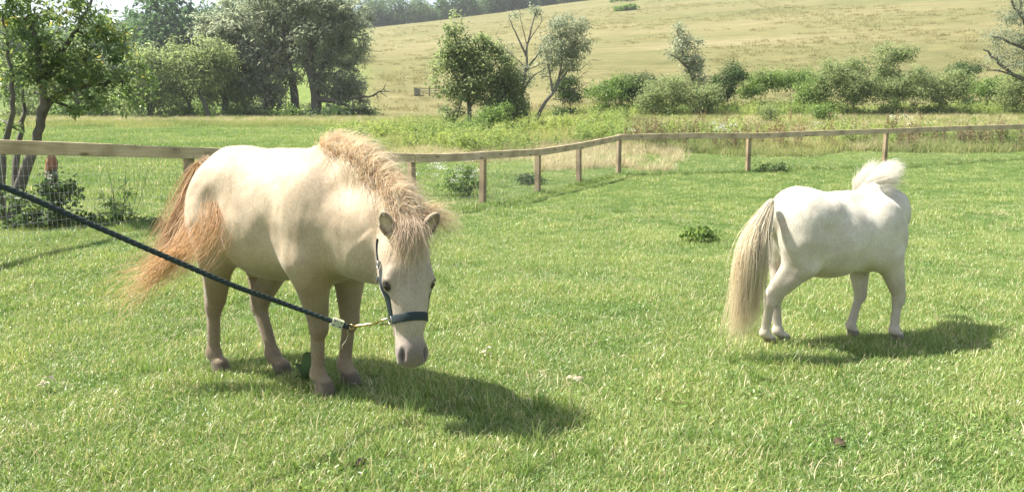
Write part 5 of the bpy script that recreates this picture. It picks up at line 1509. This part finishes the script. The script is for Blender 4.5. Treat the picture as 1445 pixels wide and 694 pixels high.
def small_things():
    # rotten post stump with an orange broken top, under the leaning tree
    c = at(68, 8.5); mb = MB(); kz = (P(68, 222, 8.5)[2] - c[2]) / .97
    root = empty('rotten_post', c); tag(root, 'short rotten post with a broken orange top among the weeds behind the mesh', 'post')
    z = np.array([-.05, .3, .6, .80]); V = []; th = np.arange(9) * 2 * math.pi / 9
    for i, h_ in enumerate(z):
        for t in th: V.append([(.085 - .02 * i / 3) * math.cos(t) * (1 + .12 * math.sin(3 * t + i)), (.08 - .02 * i / 3) * math.sin(t), h_ * kz - (.03 * math.sin(2 * t) if i == 3 else 0)])
    mb.add(V, [[i * 9 + k, i * 9 + (k + 1) % 9, i * 9 + 9 + (k + 1) % 9, i * 9 + 9 + k] for i in range(3) for k in range(9)], [[27, 27 + k, 28 + k] for k in range(1, 8)])
    mb.build('shaft', M['bark'], root)
    mb = MB(); V2 = []
    for i, (h_, r_) in enumerate(((.80, .066), (.87, .062), (.94, .03))):
        for t in th: V2.append([r_ * math.cos(t) + i * .012, r_ * math.sin(t), h_ * kz + .03 * math.sin(2 * t + 1) * (i + .3)])
    mb.add(V2, [[i * 9 + k, i * 9 + (k + 1) % 9, i * 9 + 9 + (k + 1) % 9, i * 9 + 9 + k] for i in range(2) for k in range(9)], [[18, 18 + k, 19 + k] for k in range(1, 8)])
    mb.build('broken_top', M['rust'], root)
    # field gate far off at the foot of the hill
    Y = 78; p0 = at(586, Y); p1 = at(628, Y)
    root = empty('field_gate', p0); tag(root, 'tiny weathered field gate standing at the foot of the golden hill', 'gate')
    d = unit((p1 - p0) * [1, 1, 0]); L0 = np.linalg.norm(p1 - p0); nn = np.array([-d[1], d[0], 0])
    A = np.stack([d, nn, [0, 0, 1.]])
    for f in (0, .5, 1.):
        mb = MB(); mb.box(d * L0 * f + [0, 0, .42], (.06, .06, .46), A, jit=.01); mb.build('post', M['gatewood'], root, False)
    for k in range(3):
        mb = MB(); mb.box(d * L0 * .5 - nn * .15 + [0, 0, .26 + k * .24], (L0 * .5, .025, .04), A, jit=.01); mb.build('rail', M['gatewood'], root, False)
    mb = MB(); mb.box(d * .3 + nn * .3 + [0, 0, .36], (.25, .22, .34), A, jit=.03); mb.build('trough', M['gatewood'], root, False)
    # dung and bare scraps in the turf
    for px, py, r_, lb in ((505, 660, .026, 'crumbled brown dropping in the grass near the bottom edge below the cream pony'), (1185, 632, .027, 'dark brown dropping in the grass at the lower right'), (815, 540, .03, 'pale dry dropping in the turf between the two ponies')):
        g = G(px, py); mb = MB()
        for _ in range(9):
            o_ = rng.normal(0, r_ * .38, 2); rr = r_ * rng.uniform(.4, .65)
            th = np.linspace(0, math.pi, 6); V = []
            for t in th:
                for a in np.arange(7) * .8976: V.append(np.array([rr * math.sin(t) * math.cos(a) * 1.2, rr * math.sin(t) * math.sin(a), rr * .8 * math.cos(t)]) * rng.uniform(.8, 1.2) + [o_[0] * 1.4, o_[1], rr * .3 + .012])
            mb.add(V, [[i * 7 + k, (i + 1) * 7 + k, (i + 1) * 7 + (k + 1) % 7, i * 7 + (k + 1) % 7] for i in range(5) for k in range(7)])
        o = mb.build('dropping', M['dung'] if py != 540 else M['drydung'], None); o.location = (g[0], g[1], H(g[0], g[1]) + .004); tag(o, lb, 'dropping', 'droppings in the turf')
    # broad dock leaves by the forefoot
    g = G(432, 545); root = empty('dock_plant', (g[0], g[1], H(g[0], g[1]))); tag(root, 'small dock plant with broad dark leaves between the legs of the cream pony', 'weed')
    for k, (a, h_, w_, ln) in enumerate(((1.3, .16, .05, .05), (.3, .10, .045, .10), (2.6, .10, .04, .09), (4.4, .07, .04, .09), (5.5, .08, .035, .08))):
        n = 7; V = []; dv = np.array([math.cos(a), math.sin(a), 0]); sv = np.array([-math.sin(a) if k else 1, math.cos(a) if k else .2, 0])
        for i in range(n):
            f = i / (n - 1); c = dv * ln * f ** 1.5 + np.array([0, 0, h_ * math.sin(f * 1.9) * 1.05]); w2 = w_ * math.sin(min(1, f * 1.02 + .06) * math.pi) ** .7 * .5
            V += [c - sv * w2 + [0, 0, .006], c, c + sv * w2 + [0, 0, .006]]
        q = [[i * 3 + e, i * 3 + e + 1, i * 3 + 4 + e, i * 3 + 3 + e] for i in range(n - 1) for e in (0, 1)]
        mb = MB(); mb.add(V, q, None, .3); mb.build('leaf', M['deep'], root)
    # bleached scrap of dead leaf
    for px, py, lb in ((686, 510, 'pale dead leaf lying in the grass right of the muzzle'), (62, 556, 'bleached scrap of dead grass in the turf at the far left')):
        g = G(px, py); V, T, v = leaf_cards(np.tile([0, 0, .05], (9, 1)) + rng.normal(0, .012, (9, 3)), .035, .5, 1.)
        me = np_mesh('dead_leaf', V, None, T); attr(me, 'var', 'FLOAT', v); o = obj('dead_leaf', me, M['deadleaf']); o.location = (g[0], g[1], H(g[0], g[1])); tag(o, lb, 'leaf', 'dead scraps in the turf')
    for px, Y, w, h_, lb in ((900, 265, 46, 8, 'pale green thicket on the crest of the golden hill'), (882, 190, 14, 4, 'small green patch of scrub alone on the golden hill')):
        c = at(px, Y); q = c - np.array([0, 0, CAM_H]); f = q @ FWD; py = 347 - F_PX * (q @ UPV) / f
        woody('hill_scrub', lb, 'bush', px, Y, [[(px, py + 1, 0), (px, py - h_ * .5, 0)]], [(px, py - h_ * .4, w, h_), (px + w * .5, py - h_ * .5, w * .5, h_ * 1.1)], 'fresh', 2600, Y * .0035, .6, 60, 3, 'bark', .05, foliage='leaves')
M['drydung'] = plain('bleached_dung', (.42, .34, .24), .95, 0, 35.)
M['deadleaf'] = leafy('dead_leaf_skin', [(0, (.5, .42, .33)), (1, (.68, .58, .48))], .2)
small_things()

def haze():
    m, nt, out = new_mat('summer_haze')
    v = node(nt, 'ShaderNodeVolumePrincipled', Density=.0004, Anisotropy=.2)
    v.inputs['Color'].default_value = (.93, .96, 1, 1)
    nt.links.new(v.outputs[0], out.inputs['Volume'])
    mb = MB(); mb.box((0, 0, 59), (800, 800, 65)); o = mb.build('haze', m, None, False)
    tag(o, 'thin summer haze over the valley', 'haze', kind='stuff')
haze()
